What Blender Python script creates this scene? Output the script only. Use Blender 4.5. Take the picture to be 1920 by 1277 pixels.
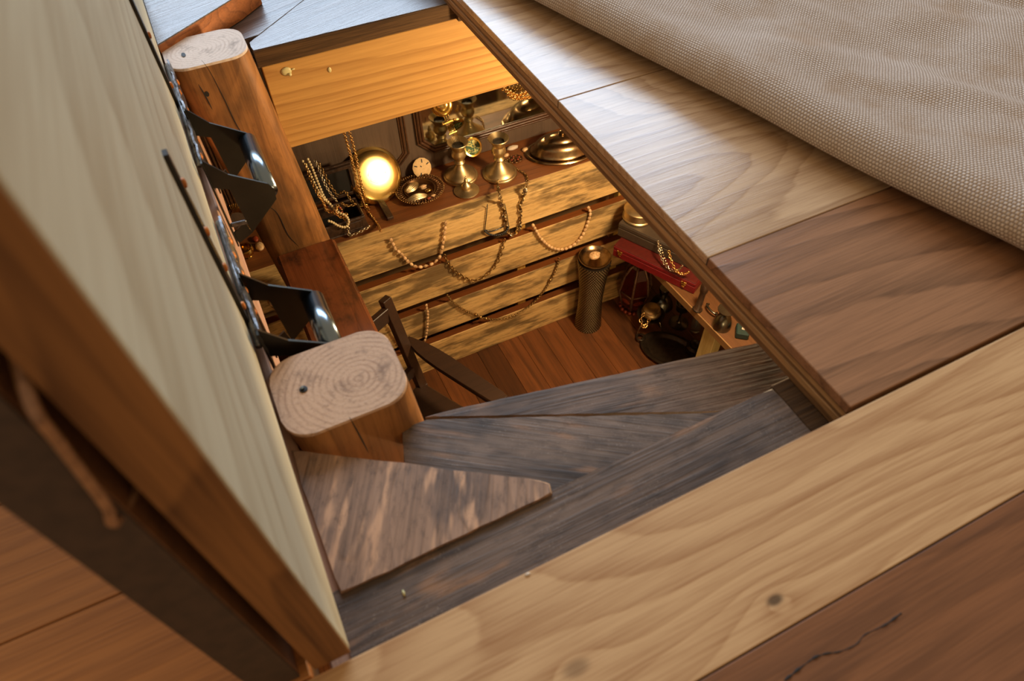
import bpy, bmesh, math, random
from mathutils import Vector, Matrix, noise
random.seed(7)
S = bpy.context.scene
COL = S.collection
for o in list(bpy.data.objects): bpy.data.objects.remove(o)

# ------------------------------------------------------------------ camera
FPX = 1286.4
RIGHT = Vector((0.89878572, -0.43799241, -0.01862445))
UP = Vector((0.35272937, 0.69728723, 0.6239972))
FWD = Vector((0.26031945, 0.56740917, -0.7812046))
CAM = Vector((0, 0, 0.8))
cd = bpy.data.cameras.new('camera'); cam = bpy.data.objects.new('camera', cd); COL.objects.link(cam)
m = Matrix((RIGHT, UP, -FWD)).transposed().to_4x4(); m.translation = CAM
cam.matrix_world = m
cd.sensor_width = 36; cd.sensor_fit = 'HORIZONTAL'; cd.lens = FPX * 36 / 1920
cd.clip_start = 0.02
cd.dof.use_dof = True; cd.dof.focus_distance = 2.05; cd.dof.aperture_fstop = 4.5
S.camera = cam

# ------------------------------------------------------------------ world, window, cellar lamp, added fill, exposure
w = bpy.data.worlds.new('room'); S.world = w; w.use_nodes = True
w.node_tree.nodes['Background'].inputs[0].default_value = (1.0, 0.74, 0.46, 1)
w.node_tree.nodes['Background'].inputs[1].default_value = 0.50
def area(name, loc, target, sx, sy, energy, color, spread=180):
    l = bpy.data.lights.new(name, 'AREA'); l.shape = 'RECTANGLE'; l.size = sx; l.size_y = sy
    l.energy = energy; l.color = color; l.spread = math.radians(spread)
    o = bpy.data.objects.new(name, l); COL.objects.link(o); o.location = loc
    o.rotation_euler = (Vector(target) - Vector(loc)).to_track_quat('-Z', 'Y').to_euler()
    return o
area('window_light', (2.0, 5.9, 3.1), (0.5, 0.9, 0.0), 5.6, 2.5, 440, (0.60, 0.78, 1.0))
def bulb(name, loc, energy, color, r):
    l = bpy.data.lights.new(name, 'POINT'); l.energy = energy; l.color = color; l.shadow_soft_size = r
    o = bpy.data.objects.new(name, l); COL.objects.link(o); o.location = loc
    return o
bulb('cellar_bulb', (1.32, 1.08, -0.17), 78, (1.0, 0.75, 0.43), 0.09)
bulb('cellar_fill_front', (0.60, -0.10, -1.15), 10, (1.0, 0.68, 0.34), 0.06)  # added unseen fill lamp, brightens the front wall and its mirror reflection
vs = S.view_settings
vs.view_transform = 'Standard'; vs.look = 'None'; vs.exposure = 0.0; vs.gamma = 1.0; vs.use_curve_mapping = False

# ------------------------------------------------------------------ measuring helpers: where a sight line meets a real plane
def ray(x, y): return (RIGHT * (x - 960) + UP * (638.5 - y) + FWD * FPX).normalized()
def at_z(x, y, z): d = ray(x, y); return CAM + d * ((z - CAM.z) / d.z)
def at_y(x, y, v): d = ray(x, y); return CAM + d * (v / d.y)
def at_x(x, y, v): d = ray(x, y); return CAM + d * (v / d.x)

# ------------------------------------------------------------------ object helpers
def wloc(o):
    p = Vector((0, 0, 0))
    while o: p += o.location; o = o.parent
    return p
def tag(o, label=None, cat=None, group=None, kind=None):
    if label: o['label'] = label
    if cat: o['category'] = cat
    if group: o['group'] = group
    if kind: o['kind'] = kind
    return o
def thing(name, loc, label=None, cat=None, group=None, kind=None):
    o = bpy.data.objects.new(name, None); COL.objects.link(o); o.location = loc
    o.empty_display_size = 0.03
    return tag(o, label, cat, group, kind)
def obj(name, bm, mat, parent=None, smooth=False, origin=None):
    """link a bmesh holding world coordinates as one mesh object"""
    vs_ = [v.co for v in bm.verts]
    if origin is None:
        lo = Vector((min(v[i] for v in vs_) for i in range(3))); hi = Vector((max(v[i] for v in vs_) for i in range(3)))
        origin = (lo + hi) / 2
    origin = Vector(origin)
    for v in bm.verts: v.co -= origin
    bmesh.ops.recalc_face_normals(bm, faces=bm.faces)
    me = bpy.data.meshes.new(name); bm.to_mesh(me); bm.free()
    if smooth:
        for p in me.polygons: p.use_smooth = True
    if mat: me.materials.append(mat)
    o = bpy.data.objects.new(name, me); COL.objects.link(o)
    if parent: o.parent = parent; o.location = origin - wloc(parent)
    else: o.location = origin
    return o
def auto_smooth(o, deg=35):
    me = o.data
    for p in me.polygons: p.use_smooth = True
    bm = bmesh.new(); bm.from_mesh(me)
    for e in bm.edges:
        if len(e.link_faces) == 2 and e.calc_face_angle(0) > math.radians(deg): e.smooth = False
    bm.to_mesh(me); bm.free()
    return o
def dup(o, loc, parent=None, rot=None, scale=None):
    c = o.copy(); COL.objects.link(c); c.parent = parent
    c.location = Vector(loc) - (wloc(parent) if parent else Vector())
    if rot is not None: c.rotation_euler = rot
    if scale is not None: c.scale = scale
    return c
def box_bm(lo, hi, bevel=0.0, bm=None):
    bm = bm or bmesh.new()
    r = bmesh.ops.create_cube(bm, size=1)
    for v in r['verts']:
        v.co = Vector(((lo[i] + hi[i]) / 2 + v.co[i] * (hi[i] - lo[i]) for i in range(3)))
    if bevel:
        es = list({e for v in r['verts'] for e in v.link_edges})
        bmesh.ops.bevel(bm, geom=es, offset=bevel, segments=1, affect='EDGES')
    return bm
def box(name, lo, hi, mat, parent=None, bevel=0.002): return obj(name, box_bm(lo, hi, bevel), mat, parent)
def obox_bm(c, ax, ay, az, bevel=0.0, bm=None):
    """oriented box: centre and three half-axis vectors"""
    b2 = bmesh.new(); bmesh.ops.create_cube(b2, size=2)
    if bevel:
        L = min(ax.length, ay.length, az.length)
        for v in b2.verts: v.co = Vector((v.co.x * ax.length, v.co.y * ay.length, v.co.z * az.length))
        bmesh.ops.bevel(b2, geom=b2.edges[:], offset=min(bevel, L * .8), segments=1, affect='EDGES')
        X, Y, Z = ax.normalized(), ay.normalized(), az.normalized()
        for v in b2.verts: v.co = c + X * v.co.x + Y * v.co.y + Z * v.co.z
    else:
        for v in b2.verts: v.co = c + ax * v.co.x + ay * v.co.y + az * v.co.z
    if bm is None: return b2
    return join(bm, b2)
def join(bm, b2):
    me = bpy.data.meshes.new('tmp'); b2.to_mesh(me); b2.free(); bm.from_mesh(me); bpy.data.meshes.remove(me); return bm
def bar_bm(a, b, wd, ht, up=Vector((0, 0, 1)), bevel=0.002, bm=None):
    a, b = Vector(a), Vector(b); d = b - a; x = d.normalized(); y = up.cross(x).normalized(); z = x.cross(y)
    return obox_bm((a + b) / 2, x * d.length / 2, y * wd / 2, z * ht / 2, bevel, bm)
def prism_bm(pts, thick, bevel=0.0015, rough=0.0):
    """flat board from an outline (list of Vectors, top face), thickness downwards"""
    bm = bmesh.new(); n = len(pts)
    if rough:
        q = []
        for i in range(n):
            a, b = Vector(pts[i]), Vector(pts[(i + 1) % n]); k = max(1, int((b - a).length / 0.02))
            side = (b - a).cross(Vector((0, 0, 1))).normalized()
            for j in range(k):
                p = a.lerp(b, j / k)
                if j: p = p + side * rough * noise.noise(p * 45)
                q.append(p)
        pts = q; n = len(pts)
    top = [bm.verts.new(p) for p in pts]; bot = [bm.verts.new(Vector(p) - Vector((0, 0, thick))) for p in pts]
    ft = bm.faces.new(top); bm.faces.new(bot[::-1])
    for i in range(n): bm.faces.new((top[i], bot[i], bot[(i + 1) % n], top[(i + 1) % n]))
    if bevel: bmesh.ops.bevel(bm, geom=list(ft.edges), offset=bevel, segments=1, affect='EDGES')
    return bm
def frame_axes(n):
    n = Vector(n).normalized(); a = Vector((0, 0, 1)) if abs(n.z) < .9 else Vector((1, 0, 0))
    x = a.cross(n).normalized(); return x, n.cross(x), n
def lathe_bm(prof, base, axis=(0, 0, 1), seg=32, sx=1, sy=1, bm=None, rot=0, xdir=None):
    """profile = [(radius, height)...] turned about an axis through base"""
    bm = bm or bmesh.new(); X, Y, Z = frame_axes(axis); base = Vector(base)
    if xdir is not None: X = Vector(xdir).normalized(); Y = Z.cross(X)
    rings = []
    for r, h in prof:
        if r < 1e-6: rings.append([bm.verts.new(base + Z * h)]); continue
        rings.append([bm.verts.new(base + Z * h + X * r * sx * math.cos(rot + 2 * math.pi * i / seg) + Y * r * sy * math.sin(rot + 2 * math.pi * i / seg)) for i in range(seg)])
    for A, B in zip(rings, rings[1:]):
        if len(A) == 1 and len(B) == 1: continue
        for i in range(seg):
            j = (i + 1) % seg
            if len(A) == 1: bm.faces.new((A[0], B[i], B[j]))
            elif len(B) == 1: bm.faces.new((A[i], A[j], B[0]))
            else: bm.faces.new((A[i], A[j], B[j], B[i]))
    return bm
def lathe(name, prof, base, mat, parent=None, axis=(0, 0, 1), seg=32, sx=1, sy=1, rot=0, xdir=None, deg=40):
    return auto_smooth(obj(name, lathe_bm(prof, base, axis, seg, sx, sy, None, rot, xdir), mat, parent), deg)
def tube_bm(pts, r, seg=8, closed=False, bm=None):
    bm = bm or bmesh.new(); pts = [Vector(p) for p in pts]; n = len(pts); rings = []
    ref = None
    for i, p in enumerate(pts):
        t = (pts[(i + 1) % n] - pts[i - 1]) if closed else (pts[min(i + 1, n - 1)] - pts[max(i - 1, 0)])
        t = t.normalized() if t.length > 1e-9 else Vector((0, 0, 1))
        if ref is None: ref = frame_axes(t)[0]
        x = (ref - t * ref.dot(t))
        x = x.normalized() if x.length > 1e-6 else frame_axes(t)[0]
        ref = x; y = t.cross(x)
        rr = r[i] if isinstance(r, (list, tuple)) else r
        rings.append([bm.verts.new(p + (x * math.cos(2 * math.pi * k / seg) + y * math.sin(2 * math.pi * k / seg)) * rr) for k in range(seg)])
    for i in range(n if closed else n - 1):
        A, B = rings[i], rings[(i + 1) % n]
        for k in range(seg): bm.faces.new((A[k], A[(k + 1) % seg], B[(k + 1) % seg], B[k]))
    if not closed:
        bm.faces.new(rings[0][::-1]); bm.faces.new(rings[-1])
    return bm
def tube(name, pts, r, mat, parent=None, seg=8, closed=False): return obj(name, tube_bm(pts, r, seg, closed), mat, parent, smooth=True)
def ball_bm(c, r, sub=2, scale=(1, 1, 1), bm=None):
    b2 = bmesh.new(); bmesh.ops.create_icosphere(b2, subdivisions=sub, radius=1)
    for v in b2.verts: v.co = Vector(c) + Vector((v.co.x * r * scale[0], v.co.y * r * scale[1], v.co.z * r * scale[2]))
    return b2 if bm is None else join(bm, b2)
def spline(pts, n=40):
    """Catmull-Rom through points, resampled evenly"""
    P = [Vector(p) for p in pts]; P = [P[0] * 2 - P[1]] + P + [P[-1] * 2 - P[-2]]; out = []
    for i in range(1, len(P) - 2):
        for k in range(16):
            t = k / 16; a, b, c, d = P[i - 1:i + 3]
            out.append(0.5 * ((2 * b) + (c - a) * t + (2 * a - 5 * b + 4 * c - d) * t * t + (3 * b - a - 3 * c + d) * t ** 3))
    out.append(P[-2])
    L = [0]
    for a, b in zip(out, out[1:]): L.append(L[-1] + (b - a).length)
    res = []; j = 0
    for k in range(n + 1):
        s = L[-1] * k / n
        while j < len(L) - 2 and L[j + 1] < s: j += 1
        res.append(out[j].lerp(out[j + 1], (s - L[j]) / max(1e-9, L[j + 1] - L[j])))
    return res
def path_len(p): return sum((b - a).length for a, b in zip(p, p[1:]))

# ------------------------------------------------------------------ materials
class NT:
    def __init__(s, name):
        s.m = bpy.data.materials.new(name); s.m.use_nodes = True; s.t = s.m.node_tree
        s.b = s.t.nodes['Principled BSDF']
    def n(s, typ, **kw):
        x = s.t.nodes.new(typ)
        for k, v in kw.items(): setattr(x, k, v)
        return x
    def l(s, a, b): s.t.links.new(a, b)
    def math(s, op, a, b=None, c=None, clamp=False):
        x = s.n('ShaderNodeMath', operation=op, use_clamp=clamp)
        for i, v in enumerate((a, b, c)):
            if v is None: continue
            if isinstance(v, (int, float)): x.inputs[i].default_value = v
            else: s.l(v, x.inputs[i])
        return x.outputs[0]
    def vmath(s, op, a, b=None, out=0):
        x = s.n('ShaderNodeVectorMath', operation=op)
        for i, v in enumerate((a, b)):
            if v is None: continue
            if isinstance(v, (tuple, list, Vector)): x.inputs[i].default_value = v
            else: s.l(v, x.inputs[i])
        return x.outputs[out]
    def mix(s, f, a, b, typ='MIX'):
        x = s.n('ShaderNodeMix', data_type='RGBA', blend_type=typ)
        if isinstance(f, (int, float)): x.inputs[0].default_value = f
        else: s.l(f, x.inputs[0])
        for i, v in ((6, a), (7, b)):
            if isinstance(v, tuple): x.inputs[i].default_value = (*v[:3], 1)
            else: s.l(v, x.inputs[i])
        return x.outputs[2]
    def noise(s, vec, scale, detail=2, rough=.5, dist=0):
        x = s.n('ShaderNodeTexNoise'); s.l(vec, x.inputs['Vector'])
        x.inputs['Scale'].default_value = scale; x.inputs['Detail'].default_value = detail
        x.inputs['Roughness'].default_value = rough; x.inputs['Distortion'].default_value = dist
        return x.outputs[0]
    def ramp(s, v, a, b, lo=0., hi=1.):
        x = s.n('ShaderNodeMapRange', interpolation_type='SMOOTHSTEP'); s.l(v, x.inputs[0])
        x.inputs[1].default_value = a; x.inputs[2].default_value = b; x.inputs[3].default_value = lo; x.inputs[4].default_value = hi
        return x.outputs[0]
    def bump(s, h, strength, dist=.001):
        x = s.n('ShaderNodeBump'); x.inputs['Strength'].default_value = strength; x.inputs['Distance'].default_value = dist
        s.l(h, x.inputs['Height']); s.l(x.outputs[0], s.b.inputs['Normal'])
    def coords(s, rnd=True):
        c = s.n('ShaderNodeTexCoord').outputs['Object']
        if rnd:
            r = s.n('ShaderNodeObjectInfo').outputs['Random']
            k = s.math('MULTIPLY', r, 41.7); cc = s.n('ShaderNodeCombineXYZ'); s.l(k, cc.inputs[0]); s.l(k, cc.inputs[1]); s.l(k, cc.inputs[2])
            c2 = s.vmath('ADD', c, cc.outputs[0])
            return c2, c
        return c, c
def lin(r, g, b):
    f = lambda u: (u / 255 / 12.92) if u <= 10 else ((u / 255 + .055) / 1.055) ** 2.4
    return (f(r), f(g), f(b))
def wood(name, light, dark, axis='X', ring=6., ring_amt=.5, fib=90., fib_amt=.5, across=3., straight=0., rough=.5, spec=.5,
         blotch=None, b_scale=3., b_lo=.5, b_hi=.7, b_str=.8, b_along=.3, rotz=0., knots=(), bump=.25, coat=0., cscale=.16, vary=0.0, rnd=True, flecks=None, grime=0., dust=0.):
    s = NT(name); c, c0 = s.coords(rnd)
    rot = {'X': (0, 0, 0), 'Y': (0, 0, math.pi / 2), 'Z': (0, math.pi / 2, 0)}[axis]
    mp = s.n('ShaderNodeMapping'); mp.inputs['Rotation'].default_value = (rot[0], rot[1], rot[2] + rotz); s.l(c, mp.inputs[0]); g = mp.outputs[0]
    low = s.vmath('MULTIPLY', g, (cscale, 1, 1))
    N1 = s.noise(low, across, 1.2, .4)
    v = s.math('MULTIPLY', N1, ring)
    if straight:
        sp = s.n('ShaderNodeSeparateXYZ'); s.l(g, sp.inputs[0])
        v = s.math('ADD', v, s.math('MULTIPLY', s.math('ADD', sp.outputs[1], sp.outputs[2]), straight))
    kn = None
    for (kx, ky, kz, kr, ks) in knots:
        d = s.vmath('SUBTRACT', c0, (kx, ky, kz)); d = s.vmath('MULTIPLY', d, (.55, 1, 0) if axis == 'X' else (1, .55, 0))
        L = s.vmath('LENGTH', d, out=1)
        e = s.math('POWER', 2.718, s.math('MULTIPLY', L, -1 / (kr * 2.6)))
        v = s.math('ADD', v, s.math('MULTIPLY', e, 1.6))
        k1 = s.math('MULTIPLY', s.ramp(L, kr * 1.1, kr * .35), ks)
        kn = k1 if kn is None else s.math('MAXIMUM', kn, k1)
    v = s.math('ADD', v, s.math('MULTIPLY', s.noise(s.vmath('MULTIPLY', g, (.12, 1, 1)), fib * .9, 2, .5), .35))
    fr = s.math('FRACT', v); rg = s.math('MULTIPLY', s.math('POWER', fr, 2.2), s.ramp(fr, 1.0, .90))
    fv = s.vmath('MULTIPLY', g, (.03, 1, 1))
    F = s.math('ADD', s.math('MULTIPLY', s.noise(fv, fib, 3, .6), .45), s.math('MULTIPLY', s.noise(fv, fib * 4.5, 3, .65), .55)); F = s.ramp(F, .38, .66)
    mixv = s.math('ADD', s.math('MULTIPLY', rg, ring_amt), s.math('MULTIPLY', F, fib_amt), clamp=True)
    col = s.mix(mixv, light, dark)
    if blotch:
        bv = s.vmath('MULTIPLY', g, (b_along, 1, 1)); B = s.noise(bv, b_scale, 4, .65); B = s.math('MULTIPLY', s.ramp(B, b_lo, b_hi), b_str)
        col = s.mix(B, col, blotch)
    if flecks:
        fc, fs, flo, fhi = flecks
        Q = s.noise(s.vmath('MULTIPLY', g, (.25, 1, 1)), fs, 2, .5); col = s.mix(s.ramp(Q, flo, fhi), col, fc)
    if grime:
        G = s.noise(s.vmath('MULTIPLY', g, (min(.5, b_along * .7), 1, 1)), 75, 6, .72); col = s.mix(s.ramp(G, .47, .72, 0, grime), col, tuple(x * .3 for x in dark))
    if dust:
        D = s.noise(g, 330, 3, .7); D2 = s.noise(g, 12, 2, .5); col = s.mix(s.math('MULTIPLY', s.ramp(D, .60, .70, 0, dust), s.ramp(D2, .4, .6)), col, lin(190, 172, 152))
    if vary:
        r = s.n('ShaderNodeObjectInfo').outputs['Random']
        hv = s.n('ShaderNodeHueSaturation'); s.l(col, hv.inputs['Color']); s.l(s.math('MULTIPLY_ADD', r, vary * 2, 1 - vary), hv.inputs['Value']); col = hv.outputs[0]
    if kn is not None: col = s.mix(kn, col, (.05, .025, .012))
    s.l(col, s.b.inputs['Base Color']); s.b.inputs['Roughness'].default_value = rough
    s.b.inputs['Specular IOR Level'].default_value = spec
    if coat: s.b.inputs['Coat Weight'].default_value = coat; s.b.inputs['Coat Roughness'].default_value = .25
    s.bump(mixv, bump, .002)
    return s.m
def plain(name, col, rough=.5, metal=0., var=.0, vs_=40., dark=None, spec=.5, bump=0., rnd=True, aniso=0):
    s = NT(name); s.b.inputs['Roughness'].default_value = rough; s.b.inputs['Metallic'].default_value = metal
    s.b.inputs['Specular IOR Level'].default_value = spec
    c, _ = s.coords(rnd); N = s.noise(c, vs_, 4, .6)
    d = dark or tuple(x * .45 for x in col)
    s.l(s.mix(s.math('MULTIPLY', s.ramp(N, .35, .7), var), col, d), s.b.inputs['Base Color'])
    if bump: s.bump(N, bump, .002)
    return s.m
def endgrain(name, pith, light, dark, freq, knot=None):
    s = NT(name); c, _ = s.coords(False); d = s.vmath('SUBTRACT', c, pith); d = s.vmath('MULTIPLY', d, (1, 1.15, 0))
    nz = s.noise(c, 14, 2, .5); L = s.vmath('LENGTH', d, out=1)
    L = s.math('ADD', L, s.math('MULTIPLY', nz, .012))
    rg = s.math('POWER', s.math('MULTIPLY_ADD', s.math('SINE', s.math('MULTIPLY', L, freq)), .5, .5), 2.5)
    F = s.noise(c, 180, 3, .6); B = s.noise(c, 22, 4, .65)
    col = s.mix(s.math('MULTIPLY', s.math('MULTIPLY', rg, s.ramp(s.noise(c, 30, 2), .3, .7, .1, .6)), 1.0), light, dark)
    col = s.mix(s.ramp(B, .5, .75, 0, .7), col, tuple(x * .45 for x in dark)); col = s.mix(s.ramp(F, .5, .8, 0, .5), col, dark)
    s.l(col, s.b.inputs['Base Color']); s.b.inputs['Roughness'].default_value = .7
    s.bump(F, .4, .002); return s.m

M = {}
M['oak_light'] = wood('oak_light', lin(208, 168, 122), lin(156, 108, 66), 'X', ring=22, ring_amt=.5, fib=70, fib_amt=.45, across=3.2, cscale=.22, rough=.42, spec=.5, bump=.12,
                      knots=[(-.132, -.062, 0.009, .0075, .85), (-.37, -.025, 0.009, .011, .4)], rnd=False)
M['oak_pale'] = wood('oak_pale', lin(204, 170, 132), lin(140, 102, 70), 'X', ring=30, ring_amt=.45, fib=70, fib_amt=.45, across=2.4, cscale=.3, rough=.25, spec=.6, bump=.12)
M['oak_brown'] = wood('oak_brown', lin(160, 114, 80), lin(88, 58, 38), 'X', ring=26, ring_amt=.55, fib=70, fib_amt=.4, across=2.6, cscale=.3, rough=.34, spec=.5, bump=.12)
M['oak_dark'] = wood('oak_dark', lin(134, 86, 52), lin(78, 46, 26), 'X', ring=12, ring_amt=.4, fib=70, fib_amt=.5, across=3, cscale=.25, rough=.5, spec=.4, bump=.15,
                     blotch=lin(140, 90, 58), b_lo=.5, b_hi=.75, b_str=.5)
M['oak_warm_lit'] = wood('oak_warm_lit', lin(182, 120, 62), lin(124, 74, 34), 'X', ring=6, ring_amt=.35, fib=60, fib_amt=.5, across=3, cscale=.25, rough=.5, vary=.1)  # oak left of the hatch, orange of the warm light put into its colour
M['plank_edge'] = plain('plank_edge', lin(70, 50, 36), .7, var=.6, vs_=60)
M['ply_a'] = wood('ply_light', lin(186, 144, 98), lin(134, 98, 62), 'Y', ring=4, ring_amt=.3, fib=160, fib_amt=.7, across=20, rough=.75, spec=.2)
M['ply_b'] = wood('ply_dark', lin(140, 104, 70), lin(92, 66, 42), 'Y', ring=4, ring_amt=.3, fib=160, fib_amt=.7, across=20, rough=.75, spec=.2)
def weathered(name, rz, base=(120, 98, 82), dk=(62, 48, 39), warm=(150, 110, 78)):
    return wood(name, lin(*base), lin(*dk), 'X', ring=5, ring_amt=.4, fib=45, fib_amt=.7, across=5, cscale=.2, rough=.58, spec=.4, rotz=rz,
                blotch=lin(38, 29, 24), b_scale=7, b_lo=.48, b_hi=.72, b_str=.75, b_along=.45, bump=.4, flecks=(lin(*warm), 30, .58, .74), grime=.55, dust=.35)
M['strip'] = weathered('weathered_strip', 0)
M['tread_p'] = weathered('weathered_tread', math.radians(12), (128, 103, 85), (66, 50, 40))
M['tread_q'] = weathered('weathered_tread_wide', math.radians(35), (142, 118, 100), (82, 64, 52))
M['bark_t'] = wood('corner_board', lin(168, 132, 106), lin(98, 74, 58), 'X', ring=8, ring_amt=.35, fib=30, fib_amt=.6, across=9, cscale=.35, rough=.5, spec=.5, rotz=math.radians(-62),
                   blotch=lin(66, 56, 54), b_scale=9, b_lo=.45, b_hi=.7, b_str=.8, b_along=.6, bump=.6, flecks=(lin(206, 160, 124), 45, .56, .70), grime=.6)
M['far_board'] = wood('far_board', lin(104, 88, 78), lin(60, 48, 40), 'X', ring=4, ring_amt=.3, fib=50, fib_amt=.6, across=5, cscale=.2, rough=.31, spec=.75, rotz=math.radians(-18), bump=.2)
M['far_face'] = wood('saw_face', lin(92, 66, 40), lin(44, 30, 18), 'X', ring=5, ring_amt=.4, fib=60, fib_amt=.7, across=8, rough=.8, spec=.2, bump=.5)
M['brown_face'] = wood('brown_block', lin(196, 118, 60), lin(120, 66, 30), 'X', ring=16, ring_amt=.5, fib=50, fib_amt=.4, across=7, cscale=.2, rough=.6)
M['pine_joist'] = wood('pine_joist', lin(196, 148, 80), lin(134, 86, 36), 'X', ring=20, ring_amt=.5, fib=40, fib_amt=.3, across=2.2, straight=30, cscale=.10, rough=.5, spec=.35, bump=.15)
M['pine_lid'] = wood('pine_lid', lin(204, 198, 172), lin(158, 140, 108), 'Y', ring=9, ring_amt=.5, fib=40, fib_amt=.3, across=2.6, straight=10, cscale=.2, rough=.6, spec=.35, bump=.15,
                     blotch=lin(168, 146, 110), b_lo=.5, b_hi=.75, b_str=.5)
M['lid_edge'] = wood('lid_edge', lin(140, 92, 48), lin(78, 46, 20), 'Z', ring=10, ring_amt=.5, fib=30, fib_amt=.5, across=6, rough=.7, spec=.3, flecks=(lin(150, 50, 30), 12, .68, .8))
M['pink_joist'] = wood('pink_joist', lin(196, 156, 130), lin(140, 100, 76), 'Y', ring=5, ring_amt=.3, fib=50, fib_amt=.5, across=5, rough=.6, spec=.3)
M['post'] = wood('post_wood', lin(168, 114, 62), lin(92, 56, 28), 'Z', ring=14, ring_amt=.35, fib=30, fib_amt=.5, across=5, cscale=.2, rough=.5, spec=.4,
                 blotch=lin(74, 52, 30), b_scale=6, b_lo=.46, b_hi=.70, b_str=.75, b_along=.4, bump=.2, grime=.3)
M['beam'] = wood('beam_wood', lin(120, 66, 34), lin(66, 32, 16), 'Y', ring=5, ring_amt=.4, fib=30, fib_amt=.4, across=7, cscale=.4, rough=.26, spec=.8,
                 blotch=lin(34, 20, 14), b_scale=9, b_lo=.48, b_hi=.7, b_str=.75, b_along=.8, bump=.2)
M['slat'] = wood('slat_pine', lin(222, 186, 124), lin(164, 124, 70), 'X', ring=4, ring_amt=.3, fib=60, fib_amt=.45, across=6, cscale=.15, rough=.62, spec=.25,
                 blotch=lin(58, 46, 34), b_scale=16, b_lo=.44, b_hi=.62, b_str=.74, b_along=.22, bump=.35, grime=.62)
M['slat_top'] = wood('slat_top_brown', lin(120, 66, 24), lin(82, 42, 14), 'X', rough=.6, spec=.3)
M['batten'] = wood('batten_pine', lin(200, 160, 80), lin(150, 110, 50), 'Z', rough=.65, spec=.25)
M['shelf'] = wood('shelf_stain', lin(126, 74, 34), lin(70, 38, 17), 'X', ring=5, ring_amt=.4, fib=50, fib_amt=.5, across=6, rough=.55, spec=.4)
M['cellar_plank'] = wood('cellar_plank', lin(112, 66, 32), lin(54, 30, 14), 'Y', ring=4, ring_amt=.35, fib=40, fib_amt=.45, across=9, cscale=.15, rough=.42, spec=.45, vary=.42,
                         blotch=lin(52, 28, 12), b_scale=8, b_lo=.52, b_hi=.72, b_str=.6)
M['dark_wood'] = wood('dark_cabinet', lin(100, 82, 68), lin(66, 52, 42), 'Z', ring=3, ring_amt=.3, fib=60, fib_amt=.4, across=4, rough=.5, spec=.4)
M['moulding'] = wood('moulding', lin(86, 54, 32), lin(44, 26, 14), 'X', rough=.32, spec=.6)
M['chair'] = wood('chair_wood', lin(60, 40, 27), lin(36, 23, 15), 'X', ring=3, ring_amt=.3, fib=60, fib_amt=.4, rough=.4, spec=.5)
M['cell_wall'] = wood('cellar_wall', lin(150, 116, 78), lin(104, 76, 48), 'X', rough=.7, spec=.2)
M['wall_pale'] = wood('pale_wall', lin(214, 202, 176), lin(180, 166, 138), 'X', rough=.7, spec=.2)
M['rshelf_top'] = wood('bench_top', lin(104, 66, 32), lin(66, 40, 18), 'Y', rough=.5)
M['rshelf_edge'] = wood('bench_edge', lin(150, 114, 70), lin(104, 74, 42), 'Y', rough=.6)
M['pale_leg'] = wood('bench_leg', lin(206, 190, 130), lin(160, 136, 80), 'Z', rough=.6)
M['iron'] = plain('blued_steel', (.055, .055, .05), .34, 1., .3, 12)
M['blued'] = plain('polished_steel_tube', (.20, .25, .30), .22, 1., .2, 10)
M['rust_plate'] = plain('aged_hinge_iron', (.20, .20, .21), .38, .9, .85, 60, (.05, .035, .028), bump=.8)
M['dark_iron'] = plain('dark_strap_iron', (.05, .045, .04), .5, .8, .6, 30, (.02, .014, .01))
M['amber'] = plain('rusty_screw', lin(200, 116, 36), .5, .3, .5, 90, lin(110, 56, 18))
M['brass'] = plain('polished_brass', (.86, .58, .16), .17, 1., .25, 30, (.42, .25, .06))
M['brass_old'] = plain('aged_brass', (.68, .54, .30), .40, 1., .45, 26, (.34, .25, .12))
M['brass_plate'] = plain('plate_brass', (.90, .68, .24), .21, 1., .25, 30, (.5, .33, .10))
M['gold'] = plain('gold_chain', (.86, .55, .20), .24, 1., .3, 200)
M['gold_dark'] = plain('antique_gold', (.42, .27, .10), .34, 1., .5, 160)
M['silver'] = plain('silver_chain', (.68, .62, .48), .24, 1., .3, 200)
M['pewter'] = plain('pewter', (.20, .20, .17), .28, 1., .4, 30)
M['bronze'] = plain('bronze_dish', (.34, .24, .13), .24, 1., .5, 40, (.09, .06, .03))
M['copper_dark'] = plain('dark_copper', (.22, .115, .05), .38, .9, .5, 60)
M['pearl'] = plain('pearl', lin(222, 204, 160), .2, 0, .3, 120, lin(176, 150, 104), spec=.8)
M['shell'] = plain('shell', lin(232, 196, 146), .45, 0, .6, 130, lin(150, 96, 60))
M['cowrie'] = plain('cowrie', lin(214, 176, 128), .4, 0, .8, 150, lin(120, 84, 52))
M['sand'] = plain('sand_dollar', lin(226, 192, 140), .75, 0, .4, 120, lin(200, 160, 108))
M['black'] = plain('black', (.008, .007, .006), .6)
M['dark_box'] = plain('carved_dark_wood', lin(66, 46, 32), .42, 0, .7, 70, lin(28, 18, 12), bump=.8)
M['red'] = plain('red_leather', lin(118, 18, 24), .45, 0, .4, 60, lin(74, 10, 14), bump=.15)
M['red_brown'] = plain('red_brown_top', lin(84, 26, 20), .4, 0, .4, 60, lin(50, 16, 12))
M['case_dark'] = plain('dark_case', lin(70, 58, 46), .5, 0, .4, 50, lin(50, 40, 32))
M['lantern_red'] = plain('red_glass', lin(84, 28, 18), .18, 0, .5, 30, lin(46, 14, 10), spec=.7)
M['lantern_metal'] = plain('lantern_metal', lin(150, 120, 96), .4, .6, .6, 80, lin(84, 62, 46))
M['coral'] = plain('coral_bead', lin(150, 62, 34), .4, 0, .5, 90)
M['black_bead'] = plain('black_bead', (.02, .025, .03), .22, .2, .3, 150, spec=.8)
M['tray'] = plain('dark_tray', lin(64, 52, 40), .34, .6, .5, 40, lin(20, 15, 12))
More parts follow.
